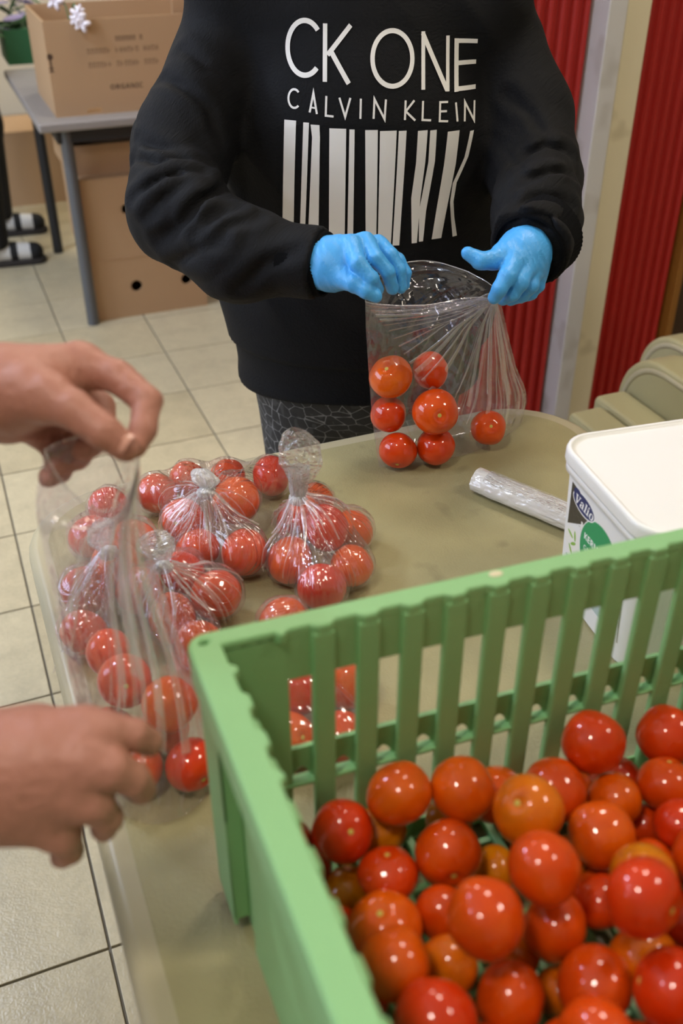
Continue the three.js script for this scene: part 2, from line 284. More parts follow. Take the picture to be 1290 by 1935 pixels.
// ------------------------------------------------------------------ folding table
{
  const a1 = 1.245, a0 = -0.58, b0 = 0.012, b1 = 0.872, w = b1 - b0, l = a1 - a0;
  const t = thing('folding_table', 'long grey-beige moulded plastic folding table with rounded corners', 'table', AB((a0 + a1) / 2, (b0 + b1) / 2, 0), TURN);
  const blotch = dataTex(512, (u, v) => { const n = tfbm(u, v, 6, 51), m = tfbm(u, v, 24, 52), k = 0.93 + 0.1 * (n - 0.5) + 0.05 * (m - 0.5) - (m > 0.7 ? (m - 0.7) * 0.5 : 0); return [k, k * 0.998, k * 0.985]; }, true);
  const top = M.table.clone(); top.map = rep(blotch, 1.1);
  const g = slab(roundRect(w - 0.05, l - 0.05, 0.105), 0.012, 0.003, 16).translate(0, TT - 0.012, 0);
  part(t, 'tabletop', boxUV(g), top);
  // the rounded rim all the way round, level with the top
  const rs = roundRect(w - 0.028, l - 0.028, 0.115), pts = rs.getSpacedPoints(220).map((p) => V(p.x, 0, -p.y)); pts.pop();
  const prof = []; for (let k = 0; k <= 10; k++) { const an = Math.PI * 0.5 * k / 10; prof.push([0.014 * Math.sin(an), TT - 0.014 + 0.014 * Math.cos(an)]); } prof.unshift([-0.014, TT - 0.0005], [-0.006, TT]); prof.push([0.014, TT - 0.045], [0.01, TT - 0.05], [-0.01, TT - 0.05]);
  const n = pts.length;
  const rim = gridGeo(n, prof.length - 1, (s, q) => { const i = Math.round(s * n) % n, p = pts[i], pa = pts[(i + n - 1) % n], pb = pts[(i + 1) % n]; const tx = pb.x - pa.x, tz = pb.z - pa.z, L = Math.hypot(tx, tz), [o, y] = prof[Math.round(q * (prof.length - 1))]; return V(p.x - tz / L * o, y, p.z + tx / L * o); });
  part(t, 'rim', rim, M.tableRim);
  part(t, 'underside', box(w - 0.06, 0.02, l - 0.2, 0, TT - 0.035, 0), M.tableRim);
  for (const sz of [-1, 1]) {
    for (const sx of [-1, 1]) part(t, 'leg', tube([V(sx * 0.32, TT - 0.04, sz * 0.62), V(sx * 0.33, 0.4, sz * 0.66), V(sx * 0.34, 0.012, sz * 0.7)], 0.0125, 12, 10), M.metal);
    part(t, 'leg_brace', tube([V(-0.33, 0.3, sz * 0.668), V(0.33, 0.3, sz * 0.668)], 0.01, 4, 8), M.metal);
  }
}
// bench and folded table to the right of the table
{
  const bn = thing('bench', 'low grey-beige plastic bench with a split seat beside the table', 'bench', AB(0.95, 1.262, 0), TURN);
  const seat = (x, w, a1) => { const g = rbox(w, 0.075, a1 - 0.3, 0.014, x, 0.43, -((a1 + 0.3) / 2 - 0.95), 3); return part(bn, 'seat_plank', boxUV(g), M.table); };
  seat(-0.05, 0.088, 1.585); seat(0.045, 0.085, 1.63);
  for (const z of [-0.5, 0.5]) { for (const x of [-0.07, 0.07]) part(bn, 'leg', tube([V(x, 0.395, z), V(x * 1.2, 0.2, z), V(x * 1.3, 0.01, z)], 0.012, 8, 8), M.metal); part(bn, 'leg_brace', tube([V(-0.085, 0.15, z), V(0.085, 0.15, z)], 0.009, 4, 8), M.metal); }
  const mk = (name, label, b, a1, top, r, th) => {
    const f = thing(name, label, 'table', AB(a1 - 0.6, b, 0), TURN, 'folded tables by the partition');
    const s = roundRect(1.2, top, r), g = new THREE.ExtrudeGeometry(s, { depth: th - 0.02, bevelEnabled: true, bevelSize: 0.01, bevelThickness: 0.01, bevelOffset: -0.01, bevelSegments: 3, curveSegments: 18 });
    g.translate(0, top / 2, -(th - 0.02) / 2).rotateY(-Math.PI / 2);     // shape x -> local -z.. along A
    part(f, 'tabletop', boxUV(g), M.table);
    part(f, 'rim', new THREE.TubeGeometry(new THREE.CatmullRomCurve3(s.getSpacedPoints(80).slice(0, 80).map((p) => V(-th / 2 + 0.004, p.y * 0.94 + top / 2, p.x * 0.965)), true), 160, 0.008, 6, true), M.tableRim);
    return f;
  };
  mk('folded_table', 'folded grey-beige plastic table standing on its edge behind the bench', 1.395, 1.66, 0.565, 0.125, 0.085);
  mk('folded_table', 'second folded plastic table on edge, against the dark wooden door', 1.60, 1.86, 0.50, 0.12, 0.07);
}

// ------------------------------------------------------------------ green crate
const CR = { FL: AB(0.549, 0.098, TT), L: 0.60, W: 0.40, H: 0.29 };
CR.U = AB(-0.052, 1).normalize(); CR.D = AB(-1, -0.012).normalize();
const crateP = (u, h, w) => CR.FL.clone().addScaledVector(CR.U, u).addScaledVector(CR.D, w).add(V(0, h, 0));
const crateUW = (p) => { const q = p.clone().sub(CR.FL), a = CR.U, d = CR.D, det = a.x * d.z - a.z * d.x; return [(q.x * d.z - q.z * d.x) / det, (a.x * q.z - a.z * q.x) / det, q.y]; };
{
  const c = thing('plastic_crate', 'light green plastic produce crate with slatted sides full of loose tomatoes', 'crate', CR.FL);
  const warp = (g) => { const p = g.attributes.position; for (let i = 0; i < p.count; i++) { const q = crateP(p.getX(i), p.getY(i), p.getZ(i)); p.setXYZ(i, q.x, q.y, q.z); } if (!g.index) g.computeVertexNormals(); else { g = g.toNonIndexed(); g.computeVertexNormals(); } return boxUV(local(g, c)); };
  const { L, W, H } = CR, TF = 0.017, TS = 0.024;      // rim widths of long and short sides
  const bx = (u0, u1, h0, h1, w0, w1, r = 0.0015) => warp(rbox(u1 - u0, h1 - h0, w1 - w0, Math.min(r, (u1 - u0) * 0.45, (w1 - w0) * 0.45, (h1 - h0) * 0.45), (u0 + u1) / 2, (h0 + h1) / 2, (w0 + w1) / 2));
  // rim: outer rounded rectangle with a hole whose edge follows the bulges of the slats
  const PIT = 0.0362, U0 = 0.073, W0 = 0.07, nF = 13, nS = 8, PS = 0.0362;
  const outer = new THREE.Shape(); const r = 0.016;
  outer.moveTo(r, 0); outer.lineTo(L - r, 0); outer.absarc(L - r, r, r, -Math.PI / 2, 0); outer.lineTo(L, W - r); outer.absarc(L - r, W - r, r, 0, Math.PI / 2); outer.lineTo(r, W); outer.absarc(r, W - r, r, Math.PI / 2, Math.PI); outer.lineTo(0, r); outer.absarc(r, r, r, Math.PI, Math.PI * 1.5);
  const wav = (x, x0, p, n) => { const t = (x - x0) / p; if (t < -0.25 || t > n - 0.25) return 0; const f = t - Math.floor(t); return f < 0.49 ? 0 : 0.0042 * Math.min(1, Math.sin((f - 0.49) / 0.51 * Math.PI) * 1.8); };
  const hp = [];
  for (let x = TS; x <= L - TS; x += 0.003) hp.push([x, TF + wav(x, U0, PIT, nF)]);
  for (let y = TF; y <= W - TF; y += 0.003) hp.push([L - TS - wav(y, W0, PS, nS), y]);
  for (let x = L - TS; x >= TS; x -= 0.003) hp.push([x, W - TF - wav(x, U0, PIT, nF)]);
  for (let y = W - TF; y >= TF; y -= 0.003) hp.push([TS + wav(y, W0 - 0.02, PS, 3), y]);
  const hole = new THREE.Path(); hp.forEach(([x, y], i) => i ? hole.lineTo(x, y) : hole.moveTo(x, y)); outer.holes.push(hole);
  const dot = new THREE.Path(); dot.absellipse(0.0125, 0.0105, 0.0036, 0.0022, 0, Math.PI * 2); outer.holes.push(dot);
  const rg = new THREE.ExtrudeGeometry(outer, { depth: 0.006, bevelEnabled: true, bevelSize: 0.0025, bevelThickness: 0.0025, bevelOffset: -0.0025, bevelSegments: 3, curveSegments: 10 });
  const rp = rg.attributes.position; for (let i = 0; i < rp.count; i++) { const x = rp.getX(i), y = rp.getY(i), z = rp.getZ(i); rp.setXYZ(i, x, H - 0.0085 + z, y); }
  { const p = rg.attributes.position.array; for (let i = 0; i < p.length; i += 9) for (let k = 0; k < 3; k++) { const t = p[i + k]; p[i + k] = p[i + 3 + k]; p[i + 3 + k] = t; } }
  part(c, 'rim', warp(rg), M.crate);
  // hanging skirt outside, under the rim
  for (const g of [bx(0.012, L - 0.012, H - 0.03, H - 0.006, 0.0005, 0.0035), bx(0.012, L - 0.012, H - 0.03, H - 0.006, W - 0.0035, W - 0.0005), bx(0.0005, 0.0035, H - 0.034, H - 0.006, 0.012, W - 0.012), bx(L - 0.0035, L - 0.0005, H - 0.034, H - 0.006, 0.012, W - 0.012)]) part(c, 'skirt', g, M.crate);
  // upper bands between rim and slots
  const F = TF - 0.004, S = TS - 0.004, SB = H - 0.052;
  for (const [w0, w1] of [[F, F + 0.004], [W - F - 0.004, W - F]]) part(c, 'upper_band', bx(U0 - 0.002, L - U0 + 0.002, SB, H - 0.004, w0 + 0.0003, w1 - 0.0003), M.crate);
  for (const [u0, u1] of [[S, S + 0.004], [L - S - 0.004, L - S]]) part(c, 'upper_band', bx(u0 + 0.0003, u1 - 0.0003, SB, H - 0.004, W0 + 0.002, W - W0 - 0.002), M.crate);
  // slats
  for (const far of [true, false]) for (let i = 0; i < nF; i++) { const u = U0 + PIT * (i + 0.49), w = far ? F : W - F - 0.0085; part(c, 'slat', bx(u, u + PIT * 0.51, 0.006, H - 0.007, w, w + 0.0085, 0.003), M.crate); }
  for (const left of [true, false]) for (let i = 0; i < nS; i++) { const w = W0 + PS * (i + 0.49), u = left ? S : L - S - 0.0085; part(c, 'slat', bx(u, u + 0.0085, 0.006, H - 0.007, w, w + PS * 0.51, 0.003), M.crate); }
  // solid corners
  for (const [fu, fw] of [[0, 0], [1, 0], [0, 1], [1, 1]]) {
    const u0 = fu ? L - U0 : S, u1 = fu ? L - S : U0, w0 = fw ? W - W0 - 0.004 : F, w1 = fw ? W - F : W0 + 0.004;
    const eu = fu ? L - S : S + 0.004, ew = fw ? W - F : F + 0.004;
    const g = mergeGeometries([bx(u0, u1, 0.012, H - 0.004, ew - 0.004, ew), bx(eu - 0.004, eu, 0.012, H - 0.004, w0, w1), bx(fu ? L - 0.055 : 0.006, fu ? L - 0.006 : 0.055, 0.012, H - 0.02, fw ? W - 0.0085 : 0.005, fw ? W - 0.005 : 0.0085), bx(fu ? L - 0.0095 : 0.006, fu ? L - 0.006 : 0.0095, 0.012, H - 0.02, fw ? W - 0.055 : 0.006, fw ? W - 0.006 : 0.055), bx(fu ? L - 0.055 : 0.0515, fu ? L - 0.0515 : 0.055, 0.02, H - 0.02, fw ? W - F : 0.006, fw ? W - 0.006 : F), bx(fu ? L - S : 0.006, fu ? L - 0.006 : S, 0.02, H - 0.02, fw ? W - 0.055 : 0.0515, fw ? W - 0.0515 : 0.055)]);
    part(c, 'corner_post', g, M.crate);
  }
  // lower rails outside the slats, their lower edges scalloped
  const rail = (n0, pit, n, len, place) => {
    const s = new THREE.Shape(); s.moveTo(0.03, 0.156); s.lineTo(0.03, 0.122);
    for (let i = 0; i < n; i++) { const x = n0 + pit * i; s.lineTo(x, 0.122); for (let k = 0; k <= 8; k++) s.lineTo(x + pit * 0.49 * k / 8, 0.122 + 0.012 * Math.sin(Math.PI * k / 8)); }
    s.lineTo(len - 0.03, 0.122); s.lineTo(len - 0.03, 0.156);
    const g = new THREE.ExtrudeGeometry(s, { depth: 0.004, bevelEnabled: false }); const p = g.attributes.position;
    for (let i = 0; i < p.count; i++) p.setXYZ(i, ...place(p.getX(i), p.getY(i), p.getZ(i)));
    part(c, 'lower_rail', warp(g), M.crate);
  };
  rail(U0, PIT, nF + 1, L, (x, y, z) => [x, y, F - 0.006 + z]); rail(U0, PIT, nF + 1, L, (x, y, z) => [x, y, W - F + 0.002 + z]);
  for (const u of [S - 0.008, L - S + 0.004]) part(c, 'end_panel', bx(u, u + 0.004, 0.03, H - 0.012, 0.096, W - 0.06), M.crate);
  // ledge rings that tie slats to the rails, and the floor grid with its openings
  for (const g of [bx(0.03, L - 0.03, 0.118, 0.122, F - 0.006, F + 0.006), bx(0.03, L - 0.03, 0.118, 0.122, W - F - 0.006, W - F + 0.006)]) part(c, 'ledge', g, M.crate);
  for (let i = 0; i <= 22; i++) { const u = 0.024 + (L - 0.052) * i / 22; part(c, 'floor_bar', bx(u, u + 0.008, 0.008, 0.016, F, W - F), M.crate); }
  for (let i = 0; i <= 14; i++) { const w = 0.015 + (W - 0.036) * i / 14; part(c, 'floor_bar', bx(S, L - S, 0.005, 0.012, w, w + 0.007), M.crate); }
  for (const g of [bx(0.03, L - 0.03, 0.0, 0.03, F + 0.0006, F + 0.0034), bx(0.03, L - 0.03, 0.0, 0.03, W - F - 0.0034, W - F - 0.0006), bx(S + 0.0006, S + 0.0034, 0, 0.03, 0.03, W - 0.03), bx(L - S - 0.0034, L - S - 0.0006, 0, 0.03, 0.03, W - 0.03)]) part(c, 'base_frame', g, M.crate);
  // the chipped pale spot on the far rim
  const chip = new THREE.IcosahedronGeometry(0.006, 2); chip.scale(1, 0.16, 0.62); part(c, 'chipped_spot', warp(chip.translate(0.247, H + 0.0002, 0.007)), std('#dcd3b4', 0.8));
}

// ------------------------------------------------------------------ white bucket
{
  const rotB = TURN - Math.atan(0.115), O = AB(0.7115, 0.691, TT);
  const b = thing('food_bucket', 'square white plastic bucket with a lid and a green product label', 'bucket', O, rotB);
  const ring = (s, y, r = 0.034) => roundRect(s, s, r).getSpacedPoints(96).map((p) => V(p.x, y, -p.y));
  const loft = (rows) => { const R = rows.map(([s, y, r]) => ring(s, y, r)); return gridGeo(96, rows.length - 1, (u, v) => R[Math.round(v * (rows.length - 1))][Math.round(u * 96)].clone()); };
  part(b, 'bucket_body', mergeGeometries([loft([[0.001, 0.001, 0.0004], [0.17, 0.0, 0.028], [0.178, 0.004, 0.03], [0.196, 0.165, 0.033], [0.1965, 0.172, 0.033], [0.206, 0.173, 0.036], [0.206, 0.181, 0.036], [0.199, 0.182, 0.034]])]), M.bucket);
  part(b, 'lid', loft([[0.2, 0.184, 0.036], [0.209, 0.184, 0.038], [0.2105, 0.186, 0.038], [0.2105, 0.196, 0.038], [0.2085, 0.2, 0.038], [0.203, 0.2015, 0.036], [0.1985, 0.2005, 0.034], [0.197, 0.1975, 0.034], [0.187, 0.197, 0.03], [0.183, 0.198, 0.03], [0.06, 0.1985, 0.01], [0.001, 0.199, 0.0004]]), M.lid);
  part(b, 'lid_tab', rbox(0.05, 0.006, 0.016, 0.002, 0.06, 0.187, 0.109), M.lid);
  // label on the face towards -B; it follows the face's slope
  const tex = canvasTex(1024, 1024, (g, w, h) => {
    g.fillStyle = '#f2f2f4'; g.fillRect(0, 0, w, h);
    g.fillStyle = '#3c3834'; g.beginPath(); g.moveTo(60, 30); g.lineTo(250, 60); g.lineTo(430, 190); g.lineTo(860, 190); g.lineTo(980, 90); g.lineTo(940, 420); g.lineTo(420, 470); g.lineTo(330, 300); g.lineTo(40, 470); g.closePath(); g.fill();
    g.fillStyle = '#6b625a'; for (let i = 0; i < 260; i++) g.fillRect(70 + hash3(i, 1, 2) * 320, 60 + hash3(i, 4, 2) * 330, 8, 3);
    g.fillStyle = '#f3f2ee'; g.beginPath(); g.ellipse(150, 600, 130, 150, 0, 0, 7); g.fill();
    g.fillStyle = '#8fbf4f'; for (const [x, y, r] of [[110, 540, 0.4], [170, 610, -0.6], [130, 690, 0.9], [190, 520, 1.4]]) { g.beginPath(); g.ellipse(x, y, 52, 15, r, 0, 7); g.fill(); }
    g.fillStyle = '#f3f2f0'; g.fillRect(270, 300, 30, 420);
    g.fillStyle = '#1f9e63'; g.beginPath(); g.ellipse(610, 480, 335, 345, 0, 0, 7); g.fill(); g.strokeStyle = '#f2f2f2'; g.lineWidth = 10; g.stroke();
    g.fillStyle = '#ffffff'; g.textAlign = 'left'; g.textBaseline = 'middle';
    g.font = 'bold 92px sans-serif'; g.fillText('KERMAVIILI', 335, 395, 580);
    g.font = '76px sans-serif'; g.fillText('GRÄDDFIL', 345, 510, 470);
    g.font = 'bold 70px sans-serif'; g.fillText('10 %', 430, 630);
    g.save(); g.translate(285, 140); g.rotate(0.04); g.fillStyle = '#ffffff'; g.beginPath(); g.ellipse(0, 0, 196, 98, 0, 0, 7); g.fill(); g.fillStyle = '#1d2c6b'; g.beginPath(); g.ellipse(0, 0, 184, 86, 0, 0, 7); g.fill(); g.beginPath(); g.ellipse(-120, -40, 68, 54, 0, 0, 7); g.fill();
    g.fillStyle = '#ffffff'; g.font = 'italic bold 126px serif'; g.textAlign = 'center'; g.fillText('Valio', 0, 6); g.restore();
    g.strokeStyle = '#2f7f74'; g.lineWidth = 5; for (let k = 0; k < 12; k++) { g.beginPath(); g.moveTo(60, 780 + 15 * k); g.lineTo(420 - 30 * hash3(k, 3, 3), 780 + 15 * k); g.stroke(); g.beginPath(); g.moveTo(470, 880 + 11 * k); g.lineTo(900 - 40 * hash3(k, 5, 3), 880 + 11 * k); g.stroke(); }
    g.fillStyle = '#24306e'; g.beginPath(); g.arc(960, 960, 36, 0, 7); g.fill(); g.fillStyle = '#ffffff'; g.beginPath(); g.arc(960, 960, 24, 0, 7); g.fill(); g.fillStyle = '#24306e'; g.beginPath(); g.arc(960, 960, 12, 0, 7); g.fill();
  });
  const lab = gridGeo(4, 4, (s, t) => { const y = 0.03 + 0.138 * t, x = -(0.178 + (0.196 - 0.178) * (y - 0.004) / 0.161) / 2 - 0.0006; return V(x, y, -0.072 + 0.138 * s); });
  part(b, 'label', lab, phys('#ffffff', 0.35, { map: tex, side: THREE.DoubleSide }), undefined, 'green and white printed product label with a dark blue oval logo');
}
// roll of film bags
{
  const s = AB(1.03, 0.622, TT + 0.0185), e = AB(0.845, 0.72, TT + 0.0185), L = s.distanceTo(e), turn = Math.atan2(-(e.z - s.z), e.x - s.x);
  const r = thing('bag_roll', 'roll of clear plastic bags lying on the table by the white bucket', 'bag roll', V(s.x, TT, s.z), turn);
  const g = gridGeo(64, 40, (u, v) => { const an = u * Math.PI * 2, x = v * L, w = 0.0014 * fbm(x * 30, an * 1.2, 3) + (u > 0.9 || u < 0.02 ? 0.0012 : 0), R = 0.0175 + w; return V(x, 0.0185 + R * Math.sin(an), R * Math.cos(an)); });
  part(r, 'film_winding', g, M.filmRoll);
  part(r, 'core', new THREE.CylinderGeometry(0.0165, 0.0165, L - 0.004, 32).rotateZ(Math.PI / 2).translate(L / 2, 0.0185, 0), std('#dedcd8', 0.4));
  // loose end of the film on top
  part(r, 'loose_end', gridGeo(20, 30, (u, v) => { const x = 0.02 + v * (L - 0.03), an = 1.0 + u * 1.5, R = 0.0195 + 0.006 * u * u * (0.6 + 0.6 * noise(x * 40, 2, 5)) ; return V(x, 0.0185 + R * Math.sin(an), -R * Math.cos(an)); }), M.filmTail);
}

// ------------------------------------------------------------------ background: grey table, cartons, plants
const TB = 0.73;
{
  const A0 = 3.47, A1 = 4.45, B0 = 0.35, B1 = 1.75;
  const t = thing('work_table', 'grey-topped table with round steel legs carrying an open carton', 'table', AB((A0 + A1) / 2, (B0 + B1) / 2, 0), TURN);
  part(t, 'tabletop', rbox(B1 - B0, 0.03, A1 - A0, 0.008, 0, TB - 0.015, 0, 3), M.greyTop);
  part(t, 'apron', box(B1 - B0 - 0.12, 0.05, A1 - A0 - 0.12, 0, TB - 0.055, 0), M.darkMetal);
  for (const sx of [-1, 1]) for (const sz of [-1, 1]) part(t, 'leg', new THREE.CylinderGeometry(0.021, 0.021, TB - 0.03, 20).translate(sx * (B1 - B0) / 2 - sx * 0.09, (TB - 0.03) / 2, sz * ((A1 - A0) / 2 - 0.075)), sz > 0 ? M.metal : M.darkMetal);
}
function carton(label, a0, a1, b0, b1, y0, h, opt = {}) {
  const o = thing('carton', label, 'carton', AB((a0 + a1) / 2, (b0 + b1) / 2, y0), TURN, opt.group);
  const w = b1 - b0, d = a1 - a0, th = 0.006;
  part(o, 'bottom', box(w - 0.002, th, d - 0.002, 0, th / 2, 0), M.carton);
  // the front panel with its hand holes cut right through
  const fs = new THREE.Shape(); fs.moveTo(-w / 2, 0); const nt = opt.notch; if (nt) { fs.lineTo(nt[0] - nt[1] / 2, 0); fs.lineTo(nt[0] - nt[1] / 2, nt[2] * 0.5); fs.quadraticCurveTo(nt[0] - nt[1] / 2, nt[2], nt[0] - nt[1] / 4, nt[2]); fs.lineTo(nt[0] + nt[1] / 4, nt[2]); fs.quadraticCurveTo(nt[0] + nt[1] / 2, nt[2], nt[0] + nt[1] / 2, nt[2] * 0.5); fs.lineTo(nt[0] + nt[1] / 2, 0); } fs.lineTo(w / 2, 0); fs.lineTo(w / 2, h); fs.lineTo(-w / 2, h);
  for (const [x, y, r] of opt.holes || []) { const q = new THREE.Path(); q.absarc(x, y, r, 0, Math.PI * 2); fs.holes.push(q); }
  const fg = new THREE.ExtrudeGeometry(fs, { depth: th, bevelEnabled: false, curveSegments: 20 }).translate(0, 0, d / 2 - th);
  const fp = fg.attributes.position, fu = fg.attributes.uv; for (let i = 0; i < fp.count; i++) fu.setXY(i, fp.getX(i) / w + 0.5, fp.getY(i) / h);
  part(o, 'front_panel', fg, opt.print ? [opt.print(w, h), M.carton] : M.carton);
  part(o, 'back_panel', box(w, h, th, 0, h / 2, -d / 2 + th / 2), M.carton);
  for (const s of [-1, 1]) part(o, 'side_panel', box(th, h, d - 2 * th, s * (w / 2 - th / 2), h / 2, 0), M.carton);
  if (!opt.open) part(o, 'top_panel', box(w + 0.004, th, d + 0.004, 0, h + th / 2, 0), M.carton);
  return o;
}
{
  const g = 'brown cartons around the grey table';
  // positions of holes are on the front panel, relative to the carton's base
  const P = (px, py, a) => { const p = onA(px, py, a); return [bOf(p), p.y]; };
  const AL = 3.56;
  const hl = (b0, b1, y0, d, list) => list.map(([px, py, r]) => { const [b, y] = P(px, py, AL); return [b - (b0 + b1) / 2, y - y0, r]; });
  const b0 = P(186, 590, AL)[0], b1 = P(392, 570, AL)[0], y1 = P(182, 492, AL)[1], y2 = P(150, 342, AL)[1];
  const lo = carton('closed brown carton with two round holes, standing on the floor', AL, AL + 0.36, b0, b1, 0, y1 - 0.006, { group: g, holes: hl(b0, b1, 0, 0.36, [[258, 540, 0.021], [352, 527, 0.02]]) });
  const mid = carton('brown carton with one visible hole, middle of the stack under the table', AL, AL + 0.36, b0 - 0.01, b1 - 0.01, y1, y2 - y1 - 0.006, { group: g, holes: hl(b0 - 0.01, b1 - 0.01, y1, 0.36, [[238, 395, 0.017], [330, 372, 0.017]]) });
  carton('dark open carton on top of the stack under the table', AL + 0.06, AL + 0.42, b0 - 0.02, b1 - 0.04, y2, 0.1, { group: g, open: true });
  const bl = part(mid, 'blue_tape', rbox(0.03, 0.1, 0.003, 0.001, 0.02, 0.1, 0.1815), M.blue);
  // printed open carton on the table
  const at1 = 3.545, pb0 = P(104, 205, at1)[0], ph = P(62, 42, at1)[1] - TB;
  const px2 = (px, py, w, h) => { const p = onA(px, py, at1); return [(bOf(p) - pb0) / w * 1024, (1 - (p.y - TB) / h) * 512]; };
  const pr = (w, h) => std('#ffffff', 0.85, { map: canvasTex(1024, 512, (c, W, H) => {
    c.fillStyle = '#b0906c'; c.fillRect(0, 0, W, H); c.fillStyle = '#4a3626'; c.textBaseline = 'middle'; c.textAlign = 'left';
    const tx = (s, px, py, px1, size, bold) => { const [x, y] = px2(px, py, w, h), [x1] = px2(px1, py, w, h); c.font = `${bold ? 'bold ' : ''}${size}px sans-serif`; c.fillText(s, x, y, x1 - x); };
    const marks = (px, py, px1, size, al) => { c.globalAlpha = al; const [x, y] = px2(px, py, w, h), [x1] = px2(px1, py, w, h); for (let q = x, k = 0; q < x1; q += size * 0.72, k++) { if (k % 7 === 6) continue; const v = hash3(k, px, 5); c.fillRect(q, y - size / 2, size * 0.16, size); c.fillRect(q, v > 0.5 ? y - size / 2 : y - size * 0.08, size * 0.5, size * 0.16); if (v > 0.3) c.fillRect(q + size * 0.36, y - size / 2, size * 0.15, size); } c.globalAlpha = 1; };
    marks(218, 73, 266, 26, 0.95); marks(165, 98, 300, 30, 0.5); marks(168, 124, 300, 30, 0.5);
    tx('ORGANIC', 208, 165, 292, 40, true);
    const [ax, ay] = px2(94, 108, w, h); c.beginPath(); c.arc(ax, ay, 17, 0, 7); c.fill(); const [bx_, by_] = px2(99, 136, w, h); c.fillRect(ax - 4, ay, 9, by_ - ay); c.fillRect(bx_ - 16, by_ - 22, 26, 7); c.fillRect(bx_ - 16, by_ - 4, 26, 7);
  }) });
  const w = 0.62, big = carton('printed brown carton standing open on the grey table', at1, at1 + 0.42, pb0, pb0 + w, TB, ph, { group: g, open: true, print: pr, notch: [P(178, 199, at1)[0] - pb0 - w / 2, 0.05, 0.02] });
  part(big, 'corner_flap', box(0.05, 0.1, 0.012, -0.31 + 0.45, ph + 0.02, 0.18), M.carton);
  carton('brown carton on the floor behind the table legs', 5.1, 5.45, 0.15, 0.62, 0, 0.34, { group: g });
  // green crate and plants at the table's far left corner
  const gp = onY(38, 122, TB), gc = thing('plant_tray', 'dark green plastic tray of seedlings on the grey table', 'plant tray', AB(aOf(gp) + 0.12, bOf(gp) + 0.03, TB), TURN);
  for (const [ww, d, x, z] of [[0.15, 0.006, 0, 0.12], [0.15, 0.006, 0, -0.12], [0.006, 0.234, 0.072, 0], [0.006, 0.234, -0.072, 0]]) part(gc, 'tray_side', box(ww, 0.13, d, x, 0.065, z), M.green);
  part(gc, 'soil', box(0.138, 0.08, 0.23, 0, 0.05, 0), std('#2a1d14', 0.95));
  for (let i = 0; i < 26; i++) { const s = new THREE.SphereGeometry(1, 8, 5); s.scale(0.02, 0.004, 0.045).rotateX(rnd() * 1.2 - 0.6).rotateZ(rnd() - 0.5).rotateY(rnd() * 6.28); part(gc, 'leaf', s, i % 3 ? M.leaf : M.lilac, V((rnd() - 0.5) * 0.16, 0.1 + rnd() * 0.14, (rnd() - 0.5) * 0.24)); }
  for (let i = 0; i < 5; i++) part(gc, 'stem', tube([V((rnd() - 0.5) * 0.08, 0.09, (rnd() - 0.5) * 0.16), V((rnd() - 0.5) * 0.1, 0.16, (rnd() - 0.5) * 0.16), V((rnd() - 0.5) * 0.14, 0.24, (rnd() - 0.5) * 0.18)], 0.003, 6, 5), M.leaf);
  for (const [x, y, z] of [[-0.02, 0.26, 0.05], [0.03, 0.27, 0.1]]) part(gc, 'pink_blossom', new THREE.IcosahedronGeometry(0.022, 1).scale(1, 0.7, 1), M.pink, V(x, y, z));
  // white-flowered sprays leaning out of the open carton
  for (const [blobs, lab] of [[[[147, 28, 0.022], [155, 44, 0.024], [142, 38, 0.016], [150, 18, 0.014]], 'white flower spray leaning over the front edge of the open carton'], [[[104, 2, 0.026], [112, -6, 0.022]], 'white flower spray standing at the back of the open carton']]) {
    const base = AB(at1 + 0.1, pb0 + 0.1, TB + 0.02), fl = thing('flower_spray', lab, 'flower', base);
    const a = blobs[0][1] > 10 ? at1 - 0.012 : at1 + 0.16;
    for (const [x, y, rr] of blobs) { const p = onA(x, y, a); for (let k = 0; k < 5; k++) { const s = new THREE.SphereGeometry(rr * 0.62, 10, 7).scale(1, 0.55, 0.7).rotateZ(k * 1.256).translate(Math.cos(k * 1.256) * rr * 0.6, Math.sin(k * 1.256) * rr * 0.6, 0); part(fl, 'petal', s, M.petal, p.clone().sub(base)); } }
    const e = onA(blobs[0][0], blobs[0][1], a + 0.006).sub(base); part(fl, 'stem', tube([V(0, 0, 0), V(e.x * 0.5, ph + 0.02, e.z * 0.55 - 0.02), V(e.x, Math.max(e.y, ph * 0.9), e.z)], 0.0025, 14, 5), M.leaf);
  }
  // pink bag on the floor beyond
  const pk = onY(262, 262, 0.0), pb = thing('pink_bag', 'bright pink plastic bag standing on the floor beyond the grey table', 'bag', V(pk.x, 0, pk.z));
  part(pb, 'bag_body', gridGeo(24, 14, (u, v) => { const an = u * 6.2832, r = 0.12 * Math.sin(Math.PI * (0.08 + 0.84 * v)) ** 0.6 * (1 + 0.12 * noise(Math.cos(an) * 2, v * 4, Math.sin(an) * 2)); return V(r * Math.cos(an), v * 0.3, r * Math.sin(an) * 0.8); }), M.pink);
  for (const s of [-1, 1]) part(pb, 'handle', tube([V(-0.04, 0.27, s * 0.03), V(-0.02, 0.36, s * 0.03), V(0.02, 0.36, s * 0.03), V(0.04, 0.27, s * 0.03)], 0.005, 12, 6), M.pink);
}

